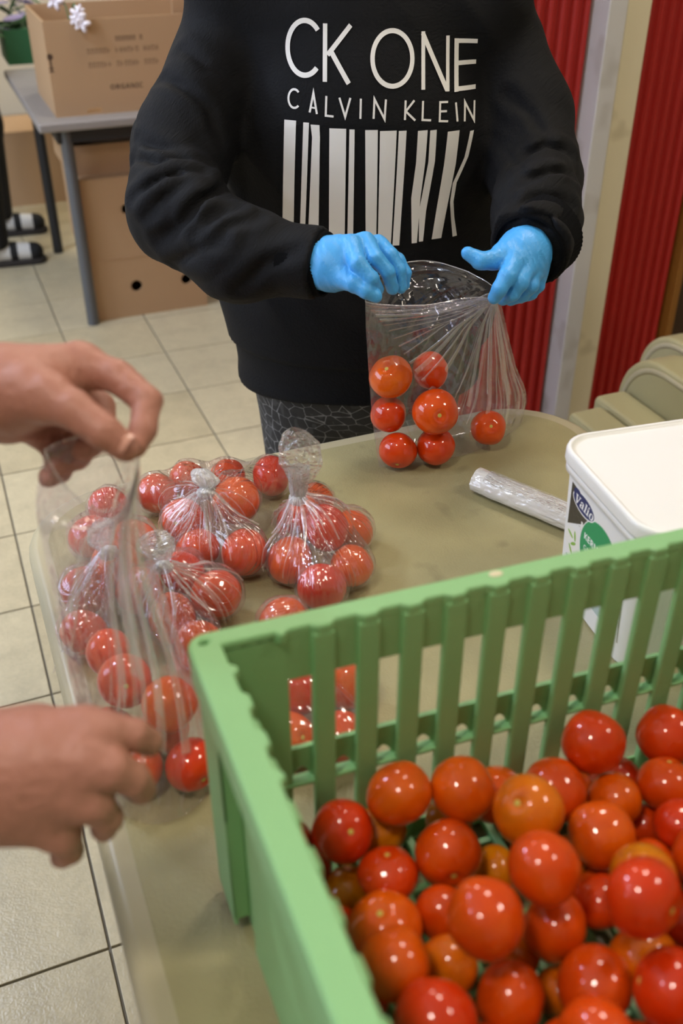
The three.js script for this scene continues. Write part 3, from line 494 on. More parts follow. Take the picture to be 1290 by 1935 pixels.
// ------------------------------------------------------------------ tomatoes
const tomGeo = [], scarGeo = [];
for (let k = 0; k < 7; k++) {
  const lobes = [3, 4, 5, 5, 6, 2, 4][k], amp = [0.03, 0.02, 0.025, 0.012, 0.02, 0.06, 0.015][k], sq = [0.9, 0.88, 0.92, 0.95, 0.86, 0.9, 0.97][k], ph = k * 1.3;
  const g = gridGeo(36, 24, (u, v) => {
    const an = u * Math.PI * 2, th = v * Math.PI, st = Math.sin(th), ct = -Math.cos(th);       // v = 1 is the stem end
    const near = sstep(0.25, 1, ct), low = sstep(0.75, 1, -ct);
    let r = 1 + amp * Math.cos(lobes * an + ph) * st * (0.35 + 0.65 * near) + 0.035 * noise(Math.cos(an) * st * 1.3 + 7 * k, ct * 1.3, Math.sin(an) * st * 1.3);
    let y = ct * sq * r; y -= 0.13 * sstep(0.35, 0, st) * (ct > 0 ? 1 : 0) - 0.03 * low;
    return V(Math.cos(an) * st * r, y, Math.sin(an) * st * r);
  });
  { const i0 = 12 * 37 + 5, q = g.attributes.normal, p = g.attributes.position; if (q.getX(i0) * p.getX(i0) + q.getZ(i0) * p.getZ(i0) < 0) { const ix = g.index; for (let i = 0; i < ix.count; i += 3) { const t = ix.getX(i); ix.setX(i, ix.getX(i + 1)); ix.setX(i + 1, t); } g.computeVertexNormals(); } }
  const n = g.attributes.normal, W = 37; for (let j = 0; j <= 24; j++) { const a = j * W, b = a + 36; const x = n.getX(a) + n.getX(b), y = n.getY(a) + n.getY(b), z = n.getZ(a) + n.getZ(b), l = Math.hypot(x, y, z) || 1; n.setXYZ(a, x / l, y / l, z / l); n.setXYZ(b, x / l, y / l, z / l); }
  for (let i = 0; i <= 36; i++) { n.setXYZ(i, 0, -1, 0); n.setXYZ(24 * W + i, 0, 1, 0); }
  tomGeo.push(g);
  const top = sq * (1 + 0.035 * noise(7 * k, 1.3, 0)) - 0.13;
  const s = new THREE.SphereGeometry(0.1, 12, 6); s.scale(1, 0.3, 1).translate(0, top + 0.012, 0); scarGeo.push(s);
}
let tomCount = 0; const placedT = [];
function tomato(p, r, label, group, opt = {}) {
  const k = opt.shape ?? Math.floor(rnd() * 7), m = shade(new THREE.Mesh(tomGeo[k], TOM[opt.tone ?? Math.floor(rnd() * 4)]));
  m.name = numbered('tomato'); m.position.copy(p); m.scale.setScalar(r);
  const dir = opt.stem ?? V(rnd() * 2 - 1, rnd() * 2 - 1.35, rnd() * 2 - 1); m.quaternion.setFromUnitVectors(V(0, 1, 0), dir.clone().normalize()); m.rotateY(rnd() * 6.28);
  scene.add(m); tag(m, label, 'tomato', group);
  part(m, 'stem_scar', scarGeo[k], M.scar);
  tomCount++; placedT.push({ p: p.clone(), r }); return m;
}
const camRight = V(1, 0, 0), camUp = V(0, CP, -SP), camBack = V(0, SP, CP);
const facing = (x, y, z) => camRight.clone().multiplyScalar(x).addScaledVector(camUp, y).addScaledVector(camBack, z);
// spheres pushed apart where they overlap; floors and walls as given
function relax(T, keep, it = 60) {
  for (let q = 0; q < it; q++) {
    for (let i = 0; i < T.length; i++) for (let j = i + 1; j < T.length; j++) {
      const d = T[j].p.clone().sub(T[i].p), l = d.length(), o = (T[i].r + T[j].r) * 0.985 - l; if (o <= 0) continue;
      d.multiplyScalar(o / Math.max(l, 1e-6) * 0.5); const wi = T[i].fix ? 0.25 : 1, wj = T[j].fix ? 0.25 : 1, s = 2 / (wi + wj); T[i].p.addScaledVector(d, -wi * s); T[j].p.addScaledVector(d, wj * s);
    }
    for (const t of T) keep(t);
  }
}
// loose tomatoes in the crate: what the photograph shows on top (x, y, diameter in its pixels, tone, stem end)
{
  const seen = [
    [525, 1492, 104, 0], [622, 1562, 115, 2, [0.3, 0.25, 0.9]], [660, 1545, 105, 5], [736, 1476, 122, 3], [800, 1470, 88, 5], [859, 1505, 124, 3], [893, 1433, 110, 3], [842, 1608, 128, 1, [0.1, -0.45, 0.8]],
    [738, 1648, 114, 0, [-0.05, 0.95, 0.3]], [645, 1672, 96, 5], [588, 1640, 88, 0], [733, 1772, 138, 3, [-0.2, 0.7, 0.6]], [822, 1730, 108, 1], [918, 1735, 150, 1], [692, 1862, 130, 0], [862, 1830, 116, 4], [822, 1930, 158, 2], [638, 1755, 88, 0], [952, 1893, 142, 1],
    [968, 1462, 86, 0], [1035, 1425, 84, 3], [1121, 1407, 119, 0], [1234, 1386, 113, 0], [1300, 1305, 90, 0], [1055, 1506, 122, 1], [999, 1535, 134, 4, [-0.5, 0.45, 0.7]], [1163, 1505, 103, 3, [-0.7, -0.2, 0.6]], [1250, 1482, 108, 1, [0.1, 0.95, 0.1]],
    [1225, 1552, 84, 0], [1276, 1560, 100, 2], [1143, 1577, 126, 3], [1026, 1635, 142, 1], [1094, 1628, 84, 5], [1213, 1612, 100, 1], [1288, 1612, 94, 2], [933, 1642, 80, 5], [1127, 1677, 92, 1], [1215, 1695, 152, 2], [1073, 1757, 128, 1], [1112, 1722, 108, 0],
    [1205, 1815, 132, 4], [1044, 1848, 92, 4], [985, 1815, 88, 4], [1116, 1890, 146, 1], [1266, 1872, 152, 2], [1073, 1950, 130, 1], [1288, 1735, 104, 2], [920, 1985, 120, 1], [1200, 1975, 130, 0], [720, 1975, 120, 1],
  ];
  const T = [];
  const inside = (t) => {
    const [u, w, h] = crateUW(t.p); const u2 = clamp(u, 0.031 + t.r, CR.L - 0.031 - t.r), w2 = clamp(w, 0.024 + t.r, CR.W - 0.024 - t.r), h2 = Math.max(h, 0.017 + t.r);
    if (u2 !== u || w2 !== w || h2 !== h) t.p.copy(crateP(u2, h2, w2));
  };
  for (const [x, y, d, tone, st] of seen) {
    let D = 0.0545; const small = d < 100; if (small) D = 0.048;
    let zc = FPX * D / d; const p = at(x, y, zc);
    p.y < 0 && console.log('low');
    // keep the pile's top between 4 and 17 cm above the crate's floor
    const yl = TT + (small ? 0.055 : 0.085), yh = TT + 0.185; if (p.y < yl) { p.copy(onY(x, y, yl)); } else if (p.y > yh) p.copy(onY(x, y, yh));
    zc = depthOf(p); const t = { p, r: clamp(d * zc / FPX / 2 * 1.01, 0.02, 0.0305), tone, st, x, y, d, fix: true }; inside(t); T.push(t);
  }
  relax(T, (t) => { inside(t); }, 80);
  // the ones beneath, wherever there is room
  const L2 = [];
  for (let layer = 0; layer < 4; layer++) for (let i = 0; i < 12; i++) for (let j = 0; j < 8; j++) {
    const r = 0.0245 + 0.004 * rnd(), u = 0.06 + 0.051 * (i + (j % 2) * 0.5 + (layer % 2) * 0.25) + (rnd() - 0.5) * 0.006, w = 0.054 + 0.046 * (j + (layer % 2) * 0.5) + (rnd() - 0.5) * 0.006, h = 0.046 + layer * 0.04;
    const t = { p: crateP(u, h, w), r }; inside(t);
    const [uu, ww] = crateUW(t.p); if (h > 0.07 + 0.13 * sstep(0.05, 0.3, ww) + (uu > 0.45 ? 0.03 : 0)) continue;
    const [sx, sy] = project(t.p), vis = sx > -50 && sx < 1400 && sy < 2050; if (layer > 2 && vis) continue;
    if (vis && uu > 0.11 && uu < 0.24 && ww < 0.17 && ww > 0.07 && layer < 2 && rnd() < 0.6) continue;      // the gap that shows the crate's floor
    let ok = true; for (const q of T) if (q.p.distanceTo(t.p) < (q.r + r) * 0.93) { ok = false; break; }
    if (ok) for (const q of L2) if (q.p.distanceTo(t.p) < (q.r + r) * 0.93) { ok = false; break; }
    if (ok) L2.push(t);
  }
  const place = (t, tone, top) => {
    const [u, w] = crateUW(t.p), size = t.r > 0.0285 ? 'large' : t.r < 0.0245 ? 'small' : 'medium-sized', c = ['red', 'red', 'deep red', 'orange-red', 'orange', 'pale orange'][tone];
    const near = w < 0.085 ? 'against the far slats' : u < 0.1 ? 'against the left end wall' : u > 0.46 ? 'towards the right end' : w > 0.27 ? 'towards the near wall' : 'in the middle';
    return `${size} ${c} tomato ${top ? 'on top of' : 'deeper in'} the crate's pile, ${near}`;
  };
  for (const t of T) { const l = place(t, t.tone, true); tomato(t.p, t.r, l, l, { tone: t.tone, stem: t.st && facing(...t.st) }); }
  for (const t of L2) { const k = Math.floor(rnd() * 6), l = place(t, k, false); tomato(t.p, t.r, l, l, { tone: k }); }
}
// ------------------------------------------------------------------ tied bags on the table
// every bag: tomatoes [x, y, height of centre above table, radius], knot [x, y, height], tail
const BAGS = [
  { label: 'knotted clear bag of tomatoes with an upright twisted tail, beside the empty table space', who: 'in the bag with the upright tail', t: [[536, 1055, 0.032, 0.03], [626, 1018, 0.052, 0.031], [608, 1110, 0.03, 0.03], [592, 950, 0.03, 0.028], [668, 1000, 0.028, 0.027], [652, 1062, 0.028, 0.027], [560, 990, 0.03, 0.027]], knot: [563, 942, 0.098], tail: [566, 812, 0.205], w: 0.024 },
  { label: 'knotted clear bag of tomatoes with a round white knot, at the far table edge', who: 'in the bag with the round white knot', t: [[446, 945, 0.056, 0.032], [346, 982, 0.04, 0.029], [392, 1040, 0.03, 0.029], [456, 1046, 0.03, 0.031], [300, 930, 0.032, 0.028], [352, 908, 0.03, 0.027], [512, 900, 0.032, 0.029], [430, 900, 0.03, 0.026]], knot: [388, 932, 0.098], tail: [388, 885, 0.125], w: 0.016, blob: true },
  { label: 'knotted clear bag of tomatoes with its tail flopped over, between crate corner and round-knotted bag', who: 'in the bag with the flopped tail', t: [[396, 1118, 0.034, 0.031], [345, 1092, 0.036, 0.028], [330, 1172, 0.032, 0.03], [372, 1215, 0.03, 0.028], [270, 1110, 0.03, 0.029]], knot: [308, 1072, 0.092], tail: [296, 1002, 0.12], w: 0.02 },
  { label: 'clear bag of tomatoes seen through the slats of the green crate', who: 'in the bag behind the crate slats', t: [[535, 1175, 0.045, 0.029], [572, 1300, 0.042, 0.03], [566, 1395, 0.028, 0.028], [640, 1290, 0.036, 0.029], [628, 1395, 0.027, 0.027], [520, 1260, 0.03, 0.028]], knot: [552, 1215, 0.10], tail: [600, 1215, 0.10], w: 0.016 },
  { label: 'clear bag of tomatoes with a pointed film corner hanging over the left table edge', who: 'in the bag by the left table edge', t: [[182, 1015, 0.032, 0.029], [206, 958, 0.03, 0.028], [215, 1075, 0.034, 0.03], [160, 1195, 0.03, 0.028], [172, 1105, 0.034, 0.029], [240, 1020, 0.032, 0.028]], knot: [205, 1045, 0.09], tail: [180, 985, 0.105], w: 0.016 },
];
{
  const all = [];
  BAGS.forEach((b, bi) => b.t.forEach(([x, y, h, r]) => all.push({ p: onY(x, y, TT + h), r, bi })));
  const cl = (t) => {
    t.p.y = Math.max(t.p.y, TT + t.r * 0.97 + 0.002);
    const b = bOf(t.p), a = aOf(t.p); if (b < 0.02 + t.r) t.p.addScaledVector(BX, 0.02 + t.r - b); if (a > 1.235 - t.r) t.p.addScaledVector(AX, 1.235 - t.r - a);
    const [u, w] = crateUW(t.p); if (u > -t.r - 0.006 && w > -t.r - 0.008) { if (u < 0.03) t.p.addScaledVector(CR.U, -t.r - 0.006 - u); else t.p.addScaledVector(CR.D, -t.r - 0.008 - w); }
  };
  relax(all, cl, 70);
  BAGS.forEach((b, bi) => {
    const T = all.filter((t) => t.bi === bi); for (const t of T) tomato(t.p, t.r * 0.99, `red tomato ${b.who}`, `tomatoes ${b.who}`, { tone: Math.floor(rnd() * 4) });
    const c = T.reduce((s, t) => s.add(t.p), V(0, 0, 0)).multiplyScalar(1 / T.length), K = onY(b.knot[0], b.knot[1], TT + b.knot[2]), E = onY(b.tail[0], b.tail[1], TT + b.tail[2]);
    const bag = thing('tied_bag', b.label, 'plastic bag', V(c.x, TT, c.z), 0);
    const [lo, hi] = boundsOf(T.map((t) => [t.p, t.r]).concat([[K, 0.012]]), 0.022); lo.y = TT - 0.006;
    const ax = E.clone().sub(K).normalize(), e1 = V(1, 0, 0).addScaledVector(ax, -ax.x).normalize(), e2 = ax.clone().cross(e1);
    const f0 = (P) => {
      let d = 1; for (const t of T) d = smin(d, Math.hypot(P[0] - t.p.x, P[1] - t.p.y, P[2] - t.p.z) - t.r - 0.0022, 0.024);
      // film drawn from every tomato up to the knot
      let n = 1; for (const t of T) n = Math.min(n, cone(P, { x: lerp(t.p.x, K.x, 0.22), y: lerp(t.p.y, K.y, 0.22), z: lerp(t.p.z, K.z, 0.22) }, K, t.r * 0.74, 0.0065));
      d = smin(d, n, 0.02);
      return smax(d, TT + 0.0012 - P[1], 0.004);
    };
    const f = (P) => {
      const x = P[0] - K.x, y = P[1] - K.y, z = P[2] - K.z, l = Math.hypot(x, y, z), an = Math.atan2(x * e2.x + y * e2.y + z * e2.z, x * e1.x + y * e1.y + z * e1.z);
      const fall = sstep(0.16, 0.03, l) * sstep(0.003, 0.018, l);
      let w = 0.0021 * fall * (Math.sin(an * 13 + 2.2 * Math.sin(an * 3 + bi) + 14 * l) + 0.7 * Math.sin(an * 23 + 1.4 * bi + 3 * Math.sin(an * 2)));
      w += 0.0016 * (1 - Math.abs(2.2 * noise(P[0] * 46 + bi * 9, P[1] * 30, P[2] * 46)));
      return f0(P) - w * 0.9;
    };
    const g = surfaceNet(f, lo, hi, 0.0032), p = g.attributes.position, uv = g.attributes.uv;
    for (let i = 0; i < p.count; i++) { const q = V(p.getX(i), p.getY(i), p.getZ(i)).sub(K); const an = Math.atan2(q.dot(e2), q.dot(e1)); uv.setXY(i, (an / 6.2832 + 0.5), q.length() * 5); }
    part(bag, 'bag_film', local(g, bag), M.filmTied);
    // milky fold ridges that run from the knot over the tomatoes
    const grad = (p) => { const e = 0.002, q = (x, y, z) => f0([x, y, z]); return V(q(p.x + e, p.y, p.z) - q(p.x - e, p.y, p.z), q(p.x, p.y + e, p.z) - q(p.x, p.y - e, p.z), q(p.x, p.y, p.z + e) - q(p.x, p.y, p.z - e)).normalize(); };
    const nR = 34, ridges = [];
    for (let k = 0; k < nR; k++) {
      const an = (k + 0.6 * rnd()) / nR * 6.2832, d = e1.clone().multiplyScalar(Math.cos(an)).addScaledVector(e2, Math.sin(an)), n0 = 10 + Math.floor(rnd() * 18), wid = 0.0006 + 0.0024 * rnd() ** 3, path = [];
      const p = K.clone().addScaledVector(d, 0.007); let dir = d.clone().add(V(0, -0.5, 0)).normalize();
      for (let i = 0; i <= n0; i++) { for (let q = 0; q < 3; q++) { const nn = grad(p); p.addScaledVector(nn, -f0([p.x, p.y, p.z])); } const nn = grad(p); dir.addScaledVector(V(0, -1, 0), 0.12); dir.addScaledVector(nn, -dir.dot(nn)).normalize(); path.push([p.clone(), nn, dir.clone().cross(nn)]); p.addScaledVector(dir, 0.0045); if (p.y < TT + 0.008) break; }
      if (path.length < 5) continue;
      ridges.push(gridGeo(4, path.length - 1, (u, v) => { const i = Math.round(v * (path.length - 1)), [q, n, c2] = path[i], w = wid * (0.5 + 0.9 * Math.sin(Math.PI * Math.min(0.9, v + 0.1))); return q.clone().addScaledVector(c2, (u - 0.5) * 2 * w).addScaledVector(n, 0.0021 + 0.0016 * Math.sin(Math.PI * u) + 0.0006 * noise(v * 20, k, 1)); }));
    }
    part(bag, 'film_folds', local(mergeGeometries(ridges), bag), M.filmFold);
    // knot and tail
    const kn = gridGeo(28, 16, (u, v) => { const an = u * 6.2832, th = v * Math.PI, r = 0.0105 * (1 + 0.14 * Math.sin(an * 7 + th * 5) + 0.1 * noise(an, th * 3, bi)); return K.clone().addScaledVector(e1, r * Math.sin(th) * Math.cos(an)).addScaledVector(e2, r * Math.sin(th) * Math.sin(an)).addScaledVector(ax, -0.008 * Math.cos(th)); });
    part(bag, 'knot', local(kn, bag), M.filmKnot);
    const Lt = E.distanceTo(K), wd = b.w, tl = gridGeo(64, 40, (u, v) => {
      const an = u * 6.2832, s = v; let r = lerp(0.006, wd, sstep(0.05, 0.6, s)) * (b.blob ? Math.sqrt(Math.max(0.02, 1 - ((s - 0.45) / 0.58) ** 2)) : Math.sqrt(Math.max(0.015, 1 - Math.max(0, (s - 0.62) / 0.4) ** 2)));
      r *= 1 + 0.16 * Math.sin(an * 9 + s * 4) * (1 - 0.5 * s) + 0.14 * noise(Math.cos(an) * 2.4 + bi, s * 9, Math.sin(an) * 2.4);
      const sw = 0.006 * Math.sin(s * 4 + bi) * s;
      return K.clone().addScaledVector(ax, Lt * s).addScaledVector(e1, r * Math.cos(an) + sw).addScaledVector(e2, r * 0.55 * Math.sin(an));
    });
    part(bag, 'twisted_tail', local(tl, bag), b.blob ? M.filmKnot : M.filmTail);
    if (bi === 0) part(bag, 'film_twist', local(gridGeo(24, 20, (u, v) => { const an = u * 6.2832, r = lerp(0.008, 0.013, v) * (1 + 0.2 * Math.sin(an * 6 + v * 5)); return K.clone().addScaledVector(ax, 0.052 * v).addScaledVector(e1, r * Math.cos(an)).addScaledVector(e2, r * 0.5 * Math.sin(an)); }), bag), M.filmKnot);
    if (bi === 4) { const q0 = onY(150, 1175, TT + 0.03), q1 = onY(152, 1255, TT + 0.004), q2 = onY(98, 1270, TT - 0.03), q3 = onY(125, 1205, TT + 0.02); part(bag, 'film_corner', local(gridGeo(10, 10, (u, v) => q0.clone().lerp(q1, u).lerp(q3.clone().lerp(q2, u), v).add(V(0, 0.003 * noise(u * 6, v * 6, 2), 0))), bag), M.filmTied); }
  });
}
// ------------------------------------------------------------------ the two bags being filled
function curve(pts) { const c = new THREE.CatmullRomCurve3(pts.map(([x, y, z]) => at(x, y, z))); return (t) => c.getPoint(clamp(t, 0, 1)); }
function openBag(label, who, o) {
  const bag = thing('open_bag', label, 'plastic bag', V(o.base.x, TT, o.base.z));
  const L = curve(o.left), R = curve(o.right), G = o.gather;
  const sheetAt = (front) => (s, v) => {
    const l = L(v), r = R(v), p = l.clone().lerp(r, s), across = r.clone().sub(l), n = V(-across.z, 0, across.x).normalize(); if (n.z < 0) n.negate();
    const prof = Math.sin(Math.PI * clamp(s, 0, 1)) ** 0.7, b = front ? o.front(v) : -o.back(v);
    const d = Math.hypot((s - G[0]) * 1.1, v - G[1]), an = Math.atan2(v - G[1], s - G[0]);
    const pl = (1 - 2 * Math.abs(Math.sin(an * 8.5 + Math.sin(an * 5) + (front ? 0 : 2))) + 0.6 * (1 - 2 * Math.abs(Math.sin(an * 17 + 1))) + 0.35 * Math.sin(an * 47)) * sstep(0.02, 0.12, d) * sstep(1.25, 0.25, d);
    const w = o.pleat * pl * Math.min(1, 4 * s * (1 - s) + 0.15) + 0.0035 * fbm(p.x * 22, p.y * 22, p.z * 22 + (front ? 0 : 9)) * (1 - v * 0.3);
    p.addScaledVector(n, b * prof + w); p.y += (front ? o.sagF : o.sagB) * prof * sstep(0.72, 1, v) + o.foot * 0;
    if (p.y < TT + 0.0025) p.y = TT + 0.0025 + (front ? 0.001 : 0);
    return p;
  };
  const sheet = (front) => gridGeo(110, 110, sheetAt(front));
  const folds = []; { const c = sheetAt(true); for (const [s1, v1, w, m] of o.folds) folds.push(gridGeo(4, 44, (u, v) => { const t = 0.04 + 0.96 * v, bend = m * Math.sin(Math.PI * t), s = lerp(G[0], s1, t) + bend, q = lerp(G[1], v1, t), ds = v1 - G[1], dv = -(s1 - G[0]), l = Math.hypot(ds, dv) || 1, k = w * (0.35 + 0.65 * t) * (u - 0.5) * 2; const p = c(clamp(s + ds / l * k, 0, 1), clamp(q + dv / l * k, 0, 1)); return p.addScaledVector(facing(0, 0.1, 1), 0.0022 + 0.002 * Math.sin(Math.PI * u)); })); }
  const fs = sheet(true), bs = sheet(false);
  part(bag, 'front_film', local(fs, bag), M.film); part(bag, 'back_film', local(bs, bag), M.film);
  part(bag, 'film_folds', local(mergeGeometries(folds), bag), M.filmFold);
  // thickened rolled mouth
  const rim = (front) => { const pts = []; const g = front ? fs : bs, q = g.attributes.position; for (let i = 0; i <= 110; i += 5) { const k = 110 * 111 + i; pts.push(V(q.getX(k), q.getY(k), q.getZ(k))); } return tube(pts, 0.0008, 80, 5); };
  part(bag, 'mouth_edge', rim(true), M.filmFold); part(bag, 'mouth_edge', rim(false), M.filmFold);
  if (o.band) { const g = gridGeo(80, 12, (s, v) => { const i = Math.round(s * 110), k = (j) => { const q = j * 111 + i; return V(fs.attributes.position.getX(q), fs.attributes.position.getY(q), fs.attributes.position.getZ(q)); }; const p = k(110 - Math.round(v * 12)); const n = facing(0, 0.2, 1); return p.addScaledVector(n, 0.003 + 0.003 * Math.sin(v * Math.PI) + 0.0015 * noise(s * 30, v * 8, 1)); }); part(bag, 'folded_mouth_band', g, M.film); }
  const T = o.t.map(([x, y, h, r, tone, st]) => ({ p: onY(x, y, TT + h), r, tone, st }));
  relax(T, (t) => { t.p.y = Math.max(t.p.y, TT + t.r * 0.95 + 0.003); for (const q of placedT) { const d = t.p.clone().sub(q.p), l = d.length(), k = q.r + t.r + 0.003 - l; if (k > 0) t.p.addScaledVector(d, k / l); } }, 60);
  for (const t of T) tomato(t.p, t.r * 0.99, `red tomato ${who}`, `tomatoes ${who}`, { tone: t.tone, stem: t.st && facing(...t.st) });
  return bag;
}
openBag('open clear plastic bag of tomatoes held up by the blue gloves', 'in the open bag held by the blue gloves', {
  base: onY(800, 860, TT), gather: [0.97, 0.97], pleat: 0.0055, foot: 0, sagF: -0.012, sagB: 0.006, band: true,
  folds: Array.from({ length: 34 }, (_, k) => { const q = k / 33, e = q < 0.65 ? [lerp(0.97, 0.3, q / 0.65), 0.04 + 0.3 * hash3(k, 2, 8) + 0.25 * q] : [lerp(0.3, 0.02, (q - 0.65) / 0.35), lerp(0.45, 0.97, (q - 0.65) / 0.35)]; return [e[0], e[1], 0.003 + 0.014 * hash3(k, 5, 1) ** 3, 0.04 * (hash3(k, 7, 3) - 0.5)]; }),
  left: [[716, 884, 1.462], [704, 800, 1.435], [696, 700, 1.40], [691, 620, 1.355], [690, 570, 1.325]],
  right: [[985, 802, 1.575], [995, 752, 1.545], [975, 690, 1.49], [955, 610, 1.41], [940, 548, 1.345]],
  front: (v) => 0.036 * Math.sin(Math.PI * Math.min(1, v * 0.7 + 0.33)) + 0.002, back: (v) => 0.045 * Math.sin(Math.PI * Math.min(0.5, v * 1.4 + 0.12)) + 0.075 * sstep(0.5, 1, v),
  t: [[738, 724, 0.125, 0.0315, 3, [-0.3, 0.35, 0.9]], [812, 700, 0.135, 0.028, 0], [738, 790, 0.073, 0.027, 0], [822, 780, 0.09, 0.0335, 1], [748, 848, 0.03, 0.0285, 0], [822, 842, 0.032, 0.029, 0], [922, 808, 0.036, 0.027, 1, [0.05, 0, 1]]],
});
openBag('open clear plastic bag of tomatoes held by the bare hands', 'in the open bag between the bare hands', {
  base: onY(280, 1440, TT), gather: [0.98, 1.0], pleat: 0.005, foot: 0, sagF: -0.06, sagB: 0.0, band: false,
  folds: Array.from({ length: 30 }, (_, k) => { const q = k / 29; return [lerp(0.97, 0.06, q), 0.08 + 0.5 * hash3(k, 2, 9) + 0.2 * q, 0.005 + 0.035 * hash3(k, 5, 4) ** 3, 0.06 * (hash3(k, 7, 4) - 0.3)]; }),
  left: [[200, 1500, 0.962], [160, 1400, 0.94], [135, 1290, 0.9], [100, 1120, 0.85], [68, 960, 0.80], [84, 850, 0.765]],
  right: [[402, 1496, 0.972], [388, 1370, 0.962], [346, 1215, 0.915], [296, 1080, 0.85], [268, 960, 0.79], [262, 850, 0.742]],
  front: (v) => 0.045 * Math.sin(Math.PI * Math.min(1, v * 0.72 + 0.32)), back: (v) => 0.04 * Math.sin(Math.PI * Math.min(0.75, v * 1.2 + 0.12)),
  t: [[236, 1288, 0.075, 0.0275, 0, [0.25, -0.05, 0.95]], [317, 1338, 0.07, 0.0275, 3], [280, 1440, 0.03, 0.028, 1, [0.1, 0.4, 0.9]], [225, 1385, 0.03, 0.027, 0], [205, 1232, 0.06, 0.026, 0], [338, 1444, 0.03, 0.0265, 2], [300, 1385, 0.029, 0.026, 0]],
});

// ------------------------------------------------------------------ people
const v3 = (p) => ({ x: p.x, y: p.y, z: p.z });
function headField(c, yaw, s = 1) {
  const cy = Math.cos(yaw), sy = Math.sin(yaw), el = (x, y, z, a, b, d) => (Math.hypot(x / a, y / b, z / d) - 1) * Math.min(a, b, d);
  return (P) => {
    const X = (P[0] - c.x) / s, Y = (P[1] - c.y) / s, Z = (P[2] - c.z) / s, x = X * cy - Z * sy, z = X * sy + Z * cy, y = Y, ax = Math.abs(x), q = [x, y, z];
    let d = el(x, y - 0.03, z + 0.012, 0.076, 0.1, 0.096);
    d = smin(d, cone(q, V(0, -0.02, 0.028), V(0, -0.088, 0.055), 0.06, 0.026), 0.05);
    d = smin(d, el(ax - 0.042, y + 0.022, z - 0.058, 0.024, 0.022, 0.02), 0.02);
    d = smin(d, el(ax - 0.03, y - 0.034, z - 0.077, 0.026, 0.008, 0.012), 0.014);
    d = smax(d, -el(ax - 0.031, y - 0.013, z - 0.098, 0.02, 0.013, 0.02), 0.012);
    d = smin(d, Math.hypot(ax - 0.031, y - 0.012, z - 0.076) - 0.0115, 0.002);
    d = smin(d, cone(q, V(0, 0.024, 0.088), V(0, -0.022, 0.105), 0.007, 0.0115), 0.014);
    d = smin(d, el(ax - 0.01, y + 0.026, z - 0.094, 0.009, 0.008, 0.01), 0.008);
    d = smin(d, el(x, y + 0.05, z - 0.083, 0.024, 0.0055, 0.012), 0.006); d = smin(d, el(x, y + 0.061, z - 0.081, 0.02, 0.006, 0.012), 0.006);
    d = smin(d, el(ax - 0.077, y - 0.004, z + 0.008, 0.009, 0.031, 0.019), 0.008);
    d = smin(d, cone(q, V(0, -0.05, -0.012), V(0, -0.2, -0.03), 0.05, 0.06), 0.03);
    return d * s;
  };
}
function hairField(c, yaw, s, long) {
  const cy = Math.cos(yaw), sy = Math.sin(yaw), el = (x, y, z, a, b, d) => (Math.hypot(x / a, y / b, z / d) - 1) * Math.min(a, b, d);
  return (P) => {
    const X = (P[0] - c.x) / s, Y = (P[1] - c.y) / s, Z = (P[2] - c.z) / s, x = X * cy - Z * sy, z = X * sy + Z * cy, y = Y;
    let d = el(x, y - 0.038, z + 0.02, 0.088, 0.106, 0.104); d = smax(d, -(el(x, y + 0.03, z - 0.1, 0.066, 0.105, 0.075)), 0.012); d = smax(d, -(y + (long ? 0.09 : 0.035) - 0.4 * Math.max(0, z)), 0.01);
    if (long) d = smin(d, cone([x, y, z], V(0, 0.06, -0.105), V(0, -0.1, -0.12), 0.035, 0.018), 0.03);
    d -= 0.0025 * Math.sin(x * 330 + y * 30) * 0.6;
    return d * s;
  };
}
// a hand: capsules for palm and wrist, one chain for each finger (all given as [x, y, depth, radius] in the lens's own view, placed in metres)
const J = ([x, y, z, r]) => [at(x, y, z), r];
function handField(h) {
  const palm = h.palm.map(([a, b]) => [J(a), J(b)]), fingers = h.fingers.map((f) => f.map(J));
  const all = palm.flat().concat(fingers.flat());
  const f = (P) => {
    let d = 1; for (const [[a, ra], [b, rb]] of palm) d = smin(d, cone(P, a, b, ra, rb), 0.016);
    let m = 1; for (const c of fingers) { let q = 1; for (let i = 0; i + 1 < c.length; i++) q = smin(q, cone(P, c[i][0], c[i + 1][0], c[i][1], c[i + 1][1]), 0.003); m = smin(m, q, 0.0022); }
    return smin(d, m, h.blend ?? 0.009);
  };
  return { f, all };
}
function bodyMesh(f, lo, hi, h) { return surfaceNet(f, lo, hi, h); }
const legs = (c, o) => {       // [hip, knee, ankle, toe] on both sides in world axes, facing dir
  const right = V(-o.dir.z, 0, o.dir.x), out = [];
  for (const s of [-1, 1]) { const q = (side, y, f) => c.clone().addScaledVector(right, s * side).addScaledVector(o.dir, f).setY(y); out.push([q(0.085, 0.86 * o.k, 0), q(0.1, 0.47 * o.k, 0.02), q(0.105, 0.09, -0.02), q(0.115, 0.045, 0.13)]); }
  return out;
};
